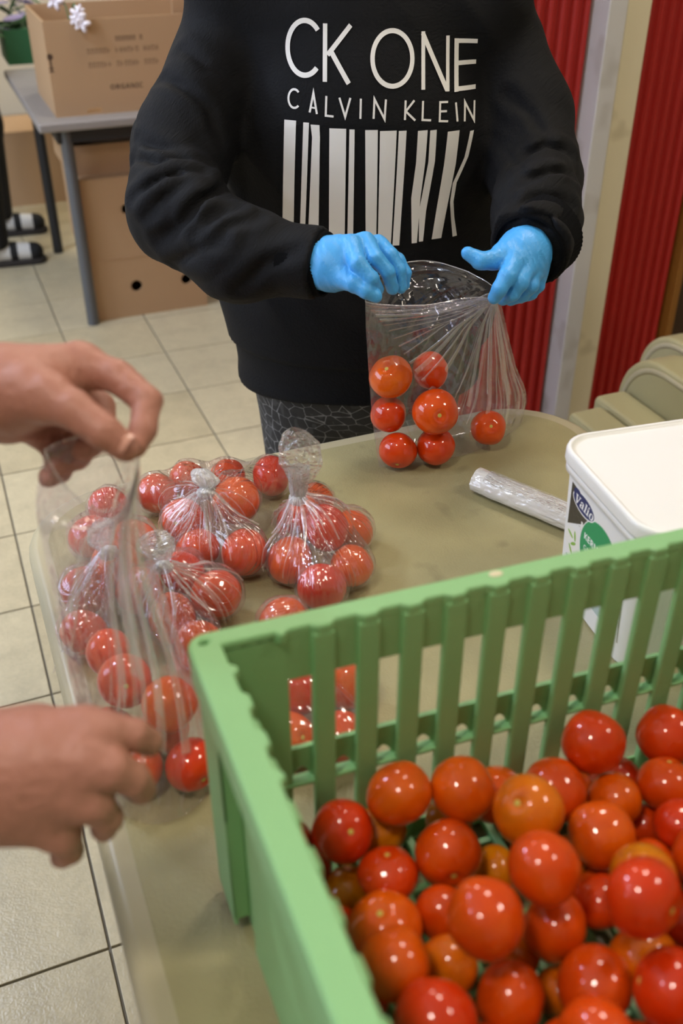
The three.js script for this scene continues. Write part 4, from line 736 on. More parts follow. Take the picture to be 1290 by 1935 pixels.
// ---- the person in the black sweatshirt
{
  const C = V(0.03, 0, -1.60), root = thing('person', 'person in a black printed sweatshirt and blue gloves behind the table, holding a bag', 'person', C);
  // sleeves: shoulder, elbow, forearm, cuff
  const S1 = [[at(424, 92, 1.465), 0.07], [at(346, 275, 1.42), 0.066], [at(334, 400, 1.37), 0.0635], [at(448, 478, 1.325), 0.059], [at(606, 499, 1.285), 0.0385]];
  const S2 = [[at(940, 92, 1.485), 0.07], [at(992, 225, 1.485), 0.064], [at(1012, 330, 1.46), 0.063], [at(1012, 405, 1.39), 0.059], [at(1000, 470, 1.325), 0.048]];
  const cutDir = (S) => S[4][0].clone().sub(S[3][0]).normalize(), D1 = cutDir(S1), D2 = at(962, 515, 1.28).sub(S2[4][0]).normalize();
  const ext = (S, D) => S.concat([[S[4][0].clone().addScaledVector(D, 0.03), S[4][1] * 0.97]]), X1 = ext(S1, D1), X2 = ext(S2, D2);
  const chain = (P, S, k) => { let d = 1; for (let i = 0; i + 1 < S.length; i++) d = smin(d, cone(P, S[i][0], S[i + 1][0], S[i][1], S[i + 1][1]), k); return d; };
  const HEM = 0.722, ZS = 1.42;
  const torso = (P, fat) => {
    const q = [P[0] - 0.03, P[1], (P[2] + 1.60) * ZS];
    let d = cone(q, V(0, 0.66, 0), V(0, 0.9, 0), 0.216 + fat, 0.226 + fat); d = smin(d, cone(q, V(0, 0.9, 0), V(-0.004, 1.12, 0.02), 0.222 + fat, 0.2 + fat), 0.05);
    d = smin(d, cone(q, V(-0.004, 1.12, 0.03), V(-0.004, 1.24, 0), 0.19 + fat, 0.15 + fat), 0.06);
    d /= ZS * 0.86;
    d = smin(d, cone(P, V(-0.15, 1.315, -1.6), V(0.2, 1.30, -1.6), 0.072 + fat, 0.072 + fat), 0.07);
    return d;
  };
  const folds = (P) => {                           // soft folds in the jersey
    const x = P[0], y = P[1], z = P[2];
    const w = 0.03 * noise(x * 7, y * 7, z * 7);
    const a = 1 - Math.abs(noise((x * 0.75 + y * 0.65 + w) * 15, (y * 0.5 - x * 0.5) * 5, z * 6 + 3)) * 2, b = 1 - Math.abs(noise(x * 6 + 11, (y + w * 1.5) * 20, z * 7)) * 2;
    return [a, b];
  };
  const dist = (P, c) => Math.hypot(P[0] - c.x, P[1] - c.y, P[2] - c.z);
  // gathers: rounded crests, sharp valleys, running across the sleeve and fading along it
  const gathers = (P, o, d, side, lam, ph) => {
    const x = P[0] - o.x, y = P[1] - o.y, z = P[2] - o.z, s = x * d.x + y * d.y + z * d.z, q = x * side.x + y * side.y + z * side.z;
    const w = 0.02 * noise(x * 12 + ph, y * 12, z * 12), n1 = noise((s + 0.1 * q + w) / lam + ph * 3, q * 4 + ph, 2.5), n2 = noise((s - 0.25 * q + w) / lam * 1.6 + ph, q * 6, 7.5);
    return Math.min(1, Math.abs(n1) * 2.4) + 0.45 * Math.min(1, Math.abs(n2) * 2.4) - 0.9;
  };
  const dirOf = (a, b) => b.clone().sub(a).normalize(), upS1 = dirOf(S1[0][0], S1[2][0]), foS1 = dirOf(S1[2][0], S1[4][0]), upS2 = dirOf(S2[0][0], S2[2][0]), foS2 = dirOf(S2[2][0], S2[4][0]);
  const dU = V(0.45, 0.88, 0.1).normalize(), qU = V(0.88, -0.45, 0.1).normalize(), dF = V(-0.4, 0.88, 0.2).normalize(), qF = V(0.88, 0.4, 0.2).normalize(), dR = V(0.2, 0.95, 0.1).normalize(), qR = V(0.95, -0.2, 0.3).normalize();
  const E1 = at(345, 395, 1.33), E2 = at(1025, 330, 1.42), F1 = at(470, 480, 1.29), W2 = S2[3][0], side1 = V(0.3, 0.2, 0.9).normalize(), side2 = V(-0.7, 0, 0.7);
  // creases of the sleeves, found on the sleeve's own surface: sharp valleys with soft shoulders
  const lay = (S, lines) => lines.map(([amp, ...pts]) => [amp, pts.map(([x, y]) => { const d = ray(x, y).normalize(), p = V(0, EYE, 0).addScaledVector(d, 1.0); for (let k = 0; k < 50; k++) p.addScaledVector(d, clamp(chain([p.x, p.y, p.z], S, 0.03), -0.05, 0.08)); return p; })]);
  const C1 = lay(X1, [[0.006, [262, 268], [293, 279], [335, 290]], [0.008, [256, 303], [297, 311], [349, 306], [391, 321]], [0.009, [258, 374], [290, 349], [335, 331], [382, 335]], [0.006, [284, 400], [310, 374], [348, 352]], [0.009, [424, 352], [386, 380], [363, 410]], [0.008, [376, 440], [406, 408], [450, 394]], [0.007, [401, 452], [436, 424], [484, 410]], [0.004, [345, 95], [394, 129], [440, 150]], [0.006, [308, 150], [349, 167], [395, 205], [412, 262]], [0.006, [300, 455], [345, 425], [372, 385]], [0.005, [450, 545], [500, 500], [560, 475]], [0.005, [330, 500], [380, 470], [420, 462]]]);
  const C2 = lay(X2, [[0.007, [975, 305], [1030, 278], [1078, 290]], [0.008, [985, 348], [1040, 325], [1082, 332]], [0.008, [968, 398], [1010, 375], [1080, 388]], [0.007, [962, 432], [1000, 408], [1075, 428]], [0.005, [960, 180], [1000, 215], [1030, 262]], [0.006, [1010, 448], [1060, 462]]]);
  const creased = (P, L) => { let s = 0; for (const [amp, pts] of L) { let d = 1; for (let i = 0; i + 1 < pts.length; i++) d = Math.min(d, cone(P, pts[i], pts[i + 1], 0, 0)); const e0 = d < 1 ? Math.min(dist(P, pts[0]), dist(P, pts[pts.length - 1])) : 0, fade = 0.35 + 0.65 * sstep(0, 0.03, e0); s += amp * fade * (Math.exp(-((d / 0.0075) ** 2)) - 0.55 * Math.exp(-(((d - 0.017) / 0.011) ** 2))); } return s; };
  const bodyCloth = (P) => {
    let t = torso(P, 0);
    t += 0.007 * sstep(0.795, 0.788, P[1]) * (1 - 0.3 * sstep(0.75, 0.722, P[1]));
    const [fa] = folds(P);
    return t - 0.0045 * fa * sstep(0.8, 0.9, P[1]) * (0.3 + 0.7 * sstep(0.1, 0.2, Math.abs(P[0] - 0.03)));
  };
  const sweat = (P) => {
    const t = bodyCloth(P);
    const a1 = Math.max(chain(P, X1, 0.03), (P[0] - S1[4][0].x) * D1.x + (P[1] - S1[4][0].y) * D1.y + (P[2] - S1[4][0].z) * D1.z);
    const a2 = Math.max(chain(P, X2, 0.03), (P[0] - S2[4][0].x) * D2.x + (P[1] - S2[4][0].y) * D2.y + (P[2] - S2[4][0].z) * D2.z);
    const e = (c, r) => Math.exp(-((dist(P, c) / r) ** 2));
    let s1 = a1, s2 = a2;
    if (a1 < 0.05) s1 -= 0.006 * e(E1, 0.12) * gathers(P, E1, dF, qF, 0.046, 3.1) + 0.008 * e(F1, 0.1) * gathers(P, F1, dF, qF, 0.04, 1.7) + 0.005 * e(S1[1][0], 0.1) * gathers(P, S1[1][0], dU, qU, 0.05, 2.6);
    if (a2 < 0.05) s2 -= 0.006 * e(E2, 0.09) * gathers(P, E2, dR, qR, 0.036, 0.9) + 0.008 * e(W2, 0.075) * gathers(P, W2, dR, qR, 0.032, 0.2) + 0.006 * e(S2[1][0], 0.1) * gathers(P, S2[1][0], dU, qU, 0.06, 2.0);
    if (a1 < 0.03) s1 += creased(P, C1); if (a2 < 0.03) s2 += creased(P, C2);
    let d = smin(t, s1, 0.022); d = smin(d, s2, 0.022);
    // neck opening and hem
    d = smax(d, 0.0 - (Math.hypot((P[0] - 0.027) * 0.9, (P[1] - 1.43) * 0.9, P[2] + 1.575) - 0.085), 0.008);
    const hem = HEM + 0.012 * Math.cos((P[0] - 0.03) * 9) - 0.012;
    d = smax(d, hem - P[1], 0.006);
    const cav = Math.max(torso(P, -0.03), P[1] - hem - 0.02);     // the shirt is open at the bottom
    return smax(d, -cav, 0.003);
  };
  const g = surfaceNet(sweat, V(-0.36, 0.69, -1.84), V(0.42, 1.45, -1.16), 0.0058);
  const shirt = part(root, 'sweatshirt', local(g, root), M.sweat);
  // ribbed cuffs
  const cuffs = [[S1[4], D1], [S2[4], D2]].map(([[p, r], D]) => {
    const e1 = V(0, 1, 0).addScaledVector(D, -D.y).normalize(), e2 = D.clone().cross(e1), q = p.clone().addScaledVector(D, -0.045);
    return gridGeo(120, 14, (u, v) => { const an = u * 6.2832, R = (r * lerp(1.16, 1.0, v) + 0.0005 * Math.cos(an * 60) + 0.002) * (v > 0.93 ? 0.93 : 1); return q.clone().addScaledVector(D, 0.052 * Math.min(v, 0.93) / 0.93).addScaledVector(e1, R * Math.cos(an)).addScaledVector(e2, R * Math.sin(an)); });
  });
  cuffs.forEach((cg, i) => part(shirt, 'cuff', i ? local(cg, root) : local(cg, root), M.cuff));
  // printed lettering and bars on the chest: a patch laid on the cloth along the body's own front direction
  {
    const X0 = 520, X1p = 930, Y0 = 36, Y1 = 476, K = 2.45;
    const tex = canvasTex(Math.round((X1p - X0) * K), Math.round((Y1 - Y0) * K), (c, w, h) => {
      c.fillStyle = '#000'; c.fillRect(0, 0, w, h); c.scale(K, K); c.translate(-X0, -Y0); c.strokeStyle = '#fff'; c.fillStyle = '#fff'; c.lineCap = 'butt'; c.lineJoin = 'miter';
      const line = (pts, lw) => { c.lineWidth = lw; c.beginPath(); pts.forEach(([x, y], i) => i ? c.lineTo(x, y) : c.moveTo(x, y)); c.stroke(); };
      const arc = (x, y, rx, ry, a0, a1, lw) => { c.lineWidth = lw; c.beginPath(); c.ellipse(x, y, rx, ry, 0, a0, a1); c.stroke(); };
      arc(573, 97, 34, 46, 0.78, 6.283 - 0.72, 9);
      line([[613, 55], [613, 152]], 8.5); line([[663, 57], [618, 107]], 8.5); line([[624, 100], [659, 154]], 9);
      arc(744, 113, 39, 46, 0, 6.2832, 8.5);
      line([[803, 168], [806, 70]], 7.5); line([[805, 73], [851, 173]], 8.5); line([[852, 175], [856, 80]], 7);
      line([[874, 86], [870, 178]], 9); line([[870, 90], [917, 93]], 8); line([[870, 129], [914, 131]], 8); line([[868, 173], [912, 176]], 8);
      const t = 3.9;
      arc(554, 184, 11.5, 16, 0.8, 5.5, t); line([[584, 206], [591, 172], [598, 208]], t); line([[586, 197], [597, 198]], 3); line([[616, 176], [615, 210], [630, 211]], t); line([[641, 178], [652, 211], [662, 178]], t); line([[682, 179], [681, 214]], t); line([[706, 214], [708, 180], [727, 215], [730, 181]], t);
      line([[768, 184], [766, 218]], t); line([[785, 185], [768, 203], [786, 220]], t); line([[802, 187], [800, 220], [817, 222]], t); line([[852, 193], [836, 192], [834, 225], [851, 227]], t); line([[835, 208], [849, 209]], t); line([[868, 196], [870, 230]], t); line([[885, 232], [887, 198], [905, 233], [908, 199]], t);
      const bar = (rows) => { c.beginPath(); rows.forEach(([l, , y], i) => i ? c.lineTo(l, y) : c.moveTo(l, y)); [...rows].reverse().forEach(([, r, y]) => c.lineTo(r, y)); c.closePath(); c.fill(); };
      bar([[535, 558, 222], [533, 555, 340], [531, 553, 455]]); bar([[572, 583, 224], [565, 575, 455]]); bar([[586, 603, 227], [589, 604, 250], [581, 601, 455]]); bar([[622, 654, 232], [621, 651, 455]]); bar([[660, 670, 233], [656, 667, 458]]);
      bar([[690, 714, 234], [691, 711, 462]]); bar([[718, 750, 236], [714, 739, 466]]); bar([[754, 769, 237], [742, 755, 468]]); bar([[791, 810, 239], [787, 805, 300], [778, 796, 370], [779, 789, 466]]); bar([[815, 828, 240], [811, 824, 300], [793, 807, 400], [793, 801, 464]]); bar([[850, 874, 246], [842, 866, 310], [818, 837, 462]]);
      bar([[896, 904, 251], [884, 892, 300], [860, 868, 350], [855, 862, 390], [857, 864, 425], [860, 869, 464]]);
    }, false);
    const onZ = (px, py, z) => { const d = ray(px, py); return V(0, EYE, 0).addScaledVector(d, z / d.z); };
    const zf = -1.43, c00 = onZ(X0, Y1, zf), c10 = onZ(X1p, Y1, zf), c01 = onZ(X0, Y0, zf), c11 = onZ(X1p, Y0, zf);
    const patch = gridGeo(130, 150, (s, t) => {
      const q = c00.clone().lerp(c10, s).lerp(c01.clone().lerp(c11, s), t), P = [q.x, q.y, -1.3];
      for (let k = 0; k < 60; k++) { const d = bodyCloth(P); P[2] -= d * 0.7; if (Math.abs(d) < 1e-4 || P[2] < -1.62) break; }
      return V(P[0], P[1], P[2] + 0.0013);
    });
    part(shirt, 'chest_print', local(patch, root), std('#e9e8e6', 0.62, { alphaMap: tex, alphaTest: 0.5, side: THREE.DoubleSide }), undefined, 'white lettering over a row of barcode bars');
  }
  // leggings
  const lg = legs(V(0.03, 0, -1.62), { dir: V(0.1, 0, 1).normalize(), k: 0.97 });
  const legF = (P) => { let d = 1; for (const [h, k, a] of lg) { d = smin(d, smin(cone(P, h, k, 0.112, 0.066), cone(P, k, a, 0.064, 0.042), 0.03), 0.02); } const q = [P[0] - 0.03, P[1], (P[2] + 1.60) * 1.3]; d = smin(d, cone(q, V(0, 0.76, 0), V(0, 0.95, 0), 0.17, 0.185) / 1.25, 0.04); return smax(d, P[1] - 0.95, 0.01); };
  const vor = dataTex(512, (u, v) => {
    const f = 11, x = u * f, y = v * f, xi = Math.floor(x), yi = Math.floor(y); let d1 = 9, d2 = 9;
    for (let j = -1; j <= 1; j++) for (let i = -1; i <= 1; i++) { const cx = ((xi + i) % f + f) % f, cy = ((yi + j) % f + f) % f, dx = xi + i + hash3(cx, cy, 1) - x, dy = yi + j + hash3(cx, cy, 2) - y, d = Math.hypot(dx, dy); if (d < d1) { d2 = d1; d1 = d; } else if (d < d2) d2 = d; }
    const n = tfbm(u, v, 16, 77), l = d2 - d1 < 0.06 * (0.3 + n) ? 0.5 : 0.17 + 0.06 * (n - 0.5) + (tileNoise(u, v * 0.5, 32, 4) > 0.75 ? 0.08 : 0); return [l, l, l * 1.01];
  }, true);
  const lgeo = surfaceNet(legF, V(-0.2, 0.06, -1.82), V(0.26, 0.97, -1.40), 0.009);
  part(root, 'leggings', local(lgeo, root), std('#ffffff', 0.8, { map: rep(vor, 4.2) }));
  for (const [, , a, t] of lg) {
    const sh = part(root, 'shoe', local(surfaceNet((P) => Math.max(smin(cone(P, v3(a.clone().setY(0.06)), v3(t), 0.045, 0.036), cone(P, a, V(a.x, 0.12, a.z), 0.046, 0.048), 0.03), 0.018 - P[1]), V(a.x - 0.09, 0.0, a.z - 0.1), V(a.x + 0.1, 0.18, a.z + 0.22), 0.006), root), M.black);
    part(sh, 'sole', local(surfaceNet((P) => smax(smin(cone([P[0], 0.02, P[2]], V(a.x, 0.02, a.z), V(t.x, 0.02, t.z), 0.05, 0.042), 1, 0.01), Math.abs(P[1] - 0.011) - 0.011, 0.004), V(a.x - 0.1, -0.006, a.z - 0.1), V(a.x + 0.1, 0.04, a.z + 0.22), 0.006), root), M.shoeWhite);
  }
  // head and neck, mostly above the frame
  const HC = V(0.02, 1.555, -1.555), hf = headField(HC, 0.05, 1.0);
  const core = (P) => { const q = [P[0] - 0.03, P[1], (P[2] + 1.60) * 1.5]; let d = cone(q, V(0, 0.9, 0), V(0, 1.22, 0), 0.16, 0.14) / 1.4; d = smin(d, cone(P, V(-0.12, 1.30, -1.6), V(0.17, 1.29, -1.6), 0.045, 0.045), 0.05); d = smin(d, chain(P, S1.map(([p, r]) => [p, r * 0.62]), 0.02), 0.02); d = smin(d, chain(P, S2.map(([p, r]) => [p, r * 0.6]), 0.02), 0.02); return smin(d, hf(P), 0.03); };
  const body = mergeGeometries([surfaceNet((P) => smax(core(P), P[1] - 1.44, 0.001), V(-0.36, 0.7, -1.8), V(0.4, 1.46, -1.2), 0.012), surfaceNet((P) => smax(hf(P), 1.435 - P[1], 0.001), V(-0.1, 1.42, -1.7), V(0.14, 1.71, -1.42), 0.0035)]);
  part(root, 'body', local(body, root), M.skin);
  const hr = part(root, 'hair', local(surfaceNet(hairField(HC, 0.05, 1.0, true), V(-0.12, 1.4, -1.76), V(0.16, 1.72, -1.4), 0.0045), root), M.hair);
  // gloves
  const crinkle = (P, s) => 0.0008 * (1 - 2 * Math.abs(noise((P[0] + P[1] * 0.6) * 150 + s, (P[1] - P[0]) * 28, P[2] * 45))) ** 3;
  const G1 = handField({
    blend: 0.005,
    palm: [[[585, 500, 1.292, 0.03], [622, 497, 1.272, 0.031]], [[622, 497, 1.272, 0.031], [664, 478, 1.264, 0.02]], [[640, 498, 1.264, 0.024], [690, 468, 1.272, 0.015]], [[650, 488, 1.272, 0.022], [712, 474, 1.288, 0.0135]], [[632, 512, 1.262, 0.022], [658, 527, 1.248, 0.0125]]],
    fingers: [
      [[640, 520, 1.252, 0.0155], [668, 535, 1.236, 0.0112], [692, 550, 1.233, 0.0096], [710, 560, 1.238, 0.0082]],
      [[664, 462, 1.25, 0.0128], [676, 498, 1.228, 0.0106], [701, 526, 1.23, 0.0094], [713, 547, 1.25, 0.0084]],
      [[690, 456, 1.26, 0.0125], [709, 488, 1.238, 0.0104], [732, 513, 1.243, 0.0092], [741, 545, 1.262, 0.0083]],
      [[714, 461, 1.275, 0.012], [737, 482, 1.258, 0.0098], [754, 510, 1.262, 0.0088], [757, 543, 1.275, 0.008]],
      [[728, 474, 1.292, 0.0105], [752, 492, 1.284, 0.0088], [765, 516, 1.288, 0.0078], [764, 538, 1.294, 0.0072]],
    ],
  });
  const G2 = handField({
    blend: 0.006,
    palm: [[[1012, 455, 1.345, 0.032], [990, 480, 1.305, 0.029]], [[990, 480, 1.305, 0.029], [976, 494, 1.29, 0.02]], [[995, 484, 1.305, 0.024], [1000, 506, 1.3, 0.016]], [[1002, 490, 1.315, 0.022], [1014, 514, 1.318, 0.0135]], [[978, 472, 1.305, 0.023], [950, 482, 1.29, 0.0155]]],
    fingers: [
      [[962, 474, 1.295, 0.0165], [934, 491, 1.28, 0.0128], [908, 493, 1.272, 0.0112], [884, 479, 1.272, 0.0088]],
      [[972, 494, 1.282, 0.0145], [958, 522, 1.264, 0.0116], [944, 545, 1.264, 0.01], [934, 562, 1.276, 0.0085]],
      [[992, 506, 1.288, 0.0135], [983, 534, 1.274, 0.011], [968, 555, 1.283, 0.0096], [950, 566, 1.30, 0.0082]],
      [[1006, 512, 1.302, 0.0125], [1002, 540, 1.294, 0.0102], [986, 558, 1.306, 0.0092], [964, 567, 1.32, 0.008]],
      [[1017, 516, 1.322, 0.0108], [1016, 540, 1.32, 0.0088], [1002, 556, 1.328, 0.008], [982, 563, 1.336, 0.0074]],
    ],
  });
  for (const [G, s] of [[G1, 0], [G2, 40]]) { const [lo, hi] = boundsOf(G.all, 0.012); part(root, 'glove', local(surfaceNet((P) => G.f(P) - crinkle(P, s), lo, hi, 0.0026), root), M.glove, undefined, 'bright blue disposable glove'); }
}
// ---- the person at the left, only hands in view
{
  const C = V(-0.7, 0, -0.58), root = thing('person', 'person with bare hands filling a clear bag at the left side of the table', 'person', C);
  const H1 = handField({
    palm: [[[-130, 750, 0.80, 0.031], [-20, 738, 0.775, 0.0325]], [[-20, 738, 0.775, 0.033], [70, 735, 0.77, 0.029]], [[40, 728, 0.775, 0.028], [150, 692, 0.785, 0.019]], [[30, 750, 0.795, 0.026], [120, 735, 0.815, 0.019]], [[20, 775, 0.80, 0.026], [70, 790, 0.82, 0.02]], [[20, 745, 0.755, 0.026], [90, 752, 0.738, 0.018]]],
    fingers: [
      [[60, 738, 0.745, 0.0185], [140, 775, 0.728, 0.0145], [196, 816, 0.722, 0.0125], [238, 846, 0.728, 0.0105]],
      [[150, 690, 0.785, 0.0155], [222, 712, 0.775, 0.013], [278, 758, 0.762, 0.0115], [270, 812, 0.75, 0.0102], [256, 842, 0.745, 0.009]],
      [[118, 728, 0.812, 0.0155], [188, 770, 0.818, 0.0125], [196, 822, 0.805, 0.0112], [158, 850, 0.79, 0.0095]],
      [[88, 770, 0.822, 0.0145], [150, 815, 0.826, 0.012], [146, 862, 0.81, 0.0108], [106, 880, 0.795, 0.0092]],
      [[50, 795, 0.826, 0.0135], [100, 845, 0.826, 0.0108], [112, 890, 0.812, 0.0098], [92, 902, 0.80, 0.0085]],
    ],
  });
  const H2 = handField({
    palm: [[[-150, 1490, 0.66, 0.034], [-30, 1465, 0.655, 0.035]], [[-30, 1465, 0.655, 0.035], [70, 1440, 0.655, 0.03]], [[40, 1420, 0.655, 0.026], [160, 1385, 0.655, 0.0175]], [[40, 1450, 0.652, 0.027], [165, 1440, 0.645, 0.018]], [[30, 1490, 0.655, 0.026], [140, 1500, 0.65, 0.0175]], [[10, 1520, 0.66, 0.026], [95, 1555, 0.66, 0.0165]], [[0, 1420, 0.67, 0.024], [70, 1385, 0.68, 0.018]]],
    fingers: [
      [[60, 1390, 0.68, 0.0165], [130, 1372, 0.70, 0.0135], [190, 1375, 0.715, 0.0118], [232, 1392, 0.722, 0.0098]],
      [[150, 1388, 0.655, 0.0155], [205, 1384, 0.655, 0.0125], [250, 1388, 0.662, 0.0112], [280, 1402, 0.674, 0.0098]],
      [[158, 1440, 0.645, 0.0155], [212, 1452, 0.642, 0.0125], [250, 1472, 0.652, 0.011], [268, 1492, 0.666, 0.0096]],
      [[135, 1500, 0.65, 0.0145], [180, 1520, 0.648, 0.012], [202, 1545, 0.66, 0.0105], [196, 1565, 0.675, 0.0092]],
      [[90, 1556, 0.66, 0.0135], [122, 1582, 0.66, 0.011], [130, 1606, 0.672, 0.0098], [118, 1618, 0.684, 0.0085]],
    ],
  });
  const W1 = at(-130, 750, 0.80), W2 = at(-150, 1490, 0.66), SHL = V(-0.72, 1.40, -0.80), SHR = V(-0.72, 1.40, -0.37), EL = V(-0.66, 1.12, -0.86), ER = V(-0.60, 1.08, -0.30);
  const armL = (P) => smin(cone(P, SHL, EL, 0.052, 0.042), cone(P, EL, W1, 0.045, 0.0315), 0.02), armR = (P) => smin(cone(P, SHR, ER, 0.052, 0.042), cone(P, ER, W2, 0.045, 0.034), 0.02);
  const HC = V(-0.66, 1.66, -0.585), yaw = Math.PI / 2, hf = headField(HC, yaw, 1.05);
  const core = (P) => { const q = [(P[0] + 0.73) * 1.4, P[1], P[2] + 0.585]; let d = cone(q, V(0, 0.95, 0), V(0, 1.3, 0), 0.13, 0.14) / 1.35; d = smin(d, cone(P, SHL, SHR, 0.05, 0.05), 0.05); d = smin(d, Math.min(armL(P), armR(P)), 0.03); return smin(d, hf(P), 0.03); };
  const b1 = boundsOf(H1.all, 0.014), b2 = boundsOf(H2.all, 0.014);
  const near = (P, [lo, hi]) => P[0] > lo.x && P[1] > lo.y && P[2] > lo.z && P[0] < hi.x && P[1] < hi.y && P[2] < hi.z;
  const skinFold = (P) => 0.0005 * (1 - 2 * Math.abs(noise(P[0] * 120, P[1] * 120, P[2] * 120)));
  const geo = mergeGeometries([
    surfaceNet((P) => smax(core(P), P[1] - 1.5, 0.001), V(-0.95, 0.8, -1.0), V(-0.24, 1.52, -0.2), 0.011), surfaceNet((P) => smax(hf(P), 1.49 - P[1], 0.001), V(-0.8, 1.47, -0.72), V(-0.5, 1.83, -0.44), 0.004),
    surfaceNet((P) => smin(H1.f(P), armL(P), 0.012) - skinFold(P), b1[0], b1[1], 0.0027), surfaceNet((P) => smin(H2.f(P), armR(P), 0.012) - skinFold(P), b2[0], b2[1], 0.0027)]);
  const body = part(root, 'body', local(geo, root), M.skin);
  // nails: thin plates on the fingertips that face the lens
  const nail = (tip, prev, up, w, len) => { const d = tip.clone().sub(prev).normalize(), n = up.clone().addScaledVector(d, -up.dot(d)).normalize(), s = d.clone().cross(n); return gridGeo(10, 10, (u, v) => { const x = (u - 0.5) * 2, y = (v - 0.5) * 2, e = Math.sqrt(Math.max(0, 1 - Math.abs(x) ** 3 * 0.5)); return tip.clone().addScaledVector(d, y * len / 2 * e).addScaledVector(s, x * w / 2).addScaledVector(n, -0.26 * w * x * x); }); };
  { const p = at(196, 816, 0.722), t = at(238, 846, 0.728), n = facing(-0.1, 0.45, 0.9); part(body, 'thumb_nail', local(nail(t.clone().lerp(p, 0.12).addScaledVector(n, 0.0112), p, n, 0.0165, 0.019), root), M.nail); }
  part(root, 'shirt', local(surfaceNet((P) => { const q = [(P[0] + 0.73) * 1.35, P[1], P[2] + 0.585]; let d = cone(q, V(0, 0.86, 0), V(0, 1.28, 0), 0.165, 0.165) / 1.3; d = smin(d, cone(P, SHL, SHR, 0.07, 0.07), 0.05); for (const [s, e] of [[SHL, EL], [SHR, ER]]) d = smin(d, cone(P, s, e.clone().lerp(s, 0.25), 0.07, 0.062), 0.025); d = smax(d, -(Math.hypot(P[0] + 0.69, P[1] - 1.5, P[2] + 0.585) - 0.085), 0.006); return smax(d, 0.83 - P[1], 0.006) - 0.003 * fbm(P[0] * 14, P[1] * 14, P[2] * 14); }, V(-0.98, 0.8, -1.02), V(-0.48, 1.52, -0.16), 0.01), root), M.shirt2);
  const lg = legs(V(-0.73, 0, -0.585), { dir: V(1, 0, 0), k: 1.05 });
  part(root, 'trousers', local(surfaceNet((P) => { let d = 1; for (const [h, k, a] of lg) d = smin(d, smin(cone(P, h, k, 0.1, 0.075), cone(P, k, a, 0.074, 0.062), 0.03), 0.015); const q = [(P[0] + 0.73) * 1.25, P[1], P[2] + 0.585]; d = smin(d, cone(q, V(0, 0.86, 0), V(0, 0.96, 0), 0.155, 0.15) / 1.2, 0.03); return smax(smax(d, P[1] - 0.98, 0.005), 0.06 - P[1], 0.005); }, V(-0.95, 0.03, -0.82), V(-0.52, 1.0, -0.35), 0.011), root), M.trouser);
  for (const [, , a, t] of lg) part(root, 'shoe', local(surfaceNet((P) => Math.max(smin(cone(P, v3(a.clone().setY(0.05)), v3(t), 0.047, 0.04), cone(P, a, V(a.x, 0.11, a.z), 0.046, 0.046), 0.03), 0.0 - P[1]), V(a.x - 0.1, -0.01, a.z - 0.1), V(a.x + 0.22, 0.17, a.z + 0.1), 0.007), root), M.black);
  part(root, 'hair', local(surfaceNet(hairField(HC, yaw, 1.05, false), V(-0.84, 1.55, -0.74), V(-0.5, 1.84, -0.43), 0.005), root), M.hair);
}
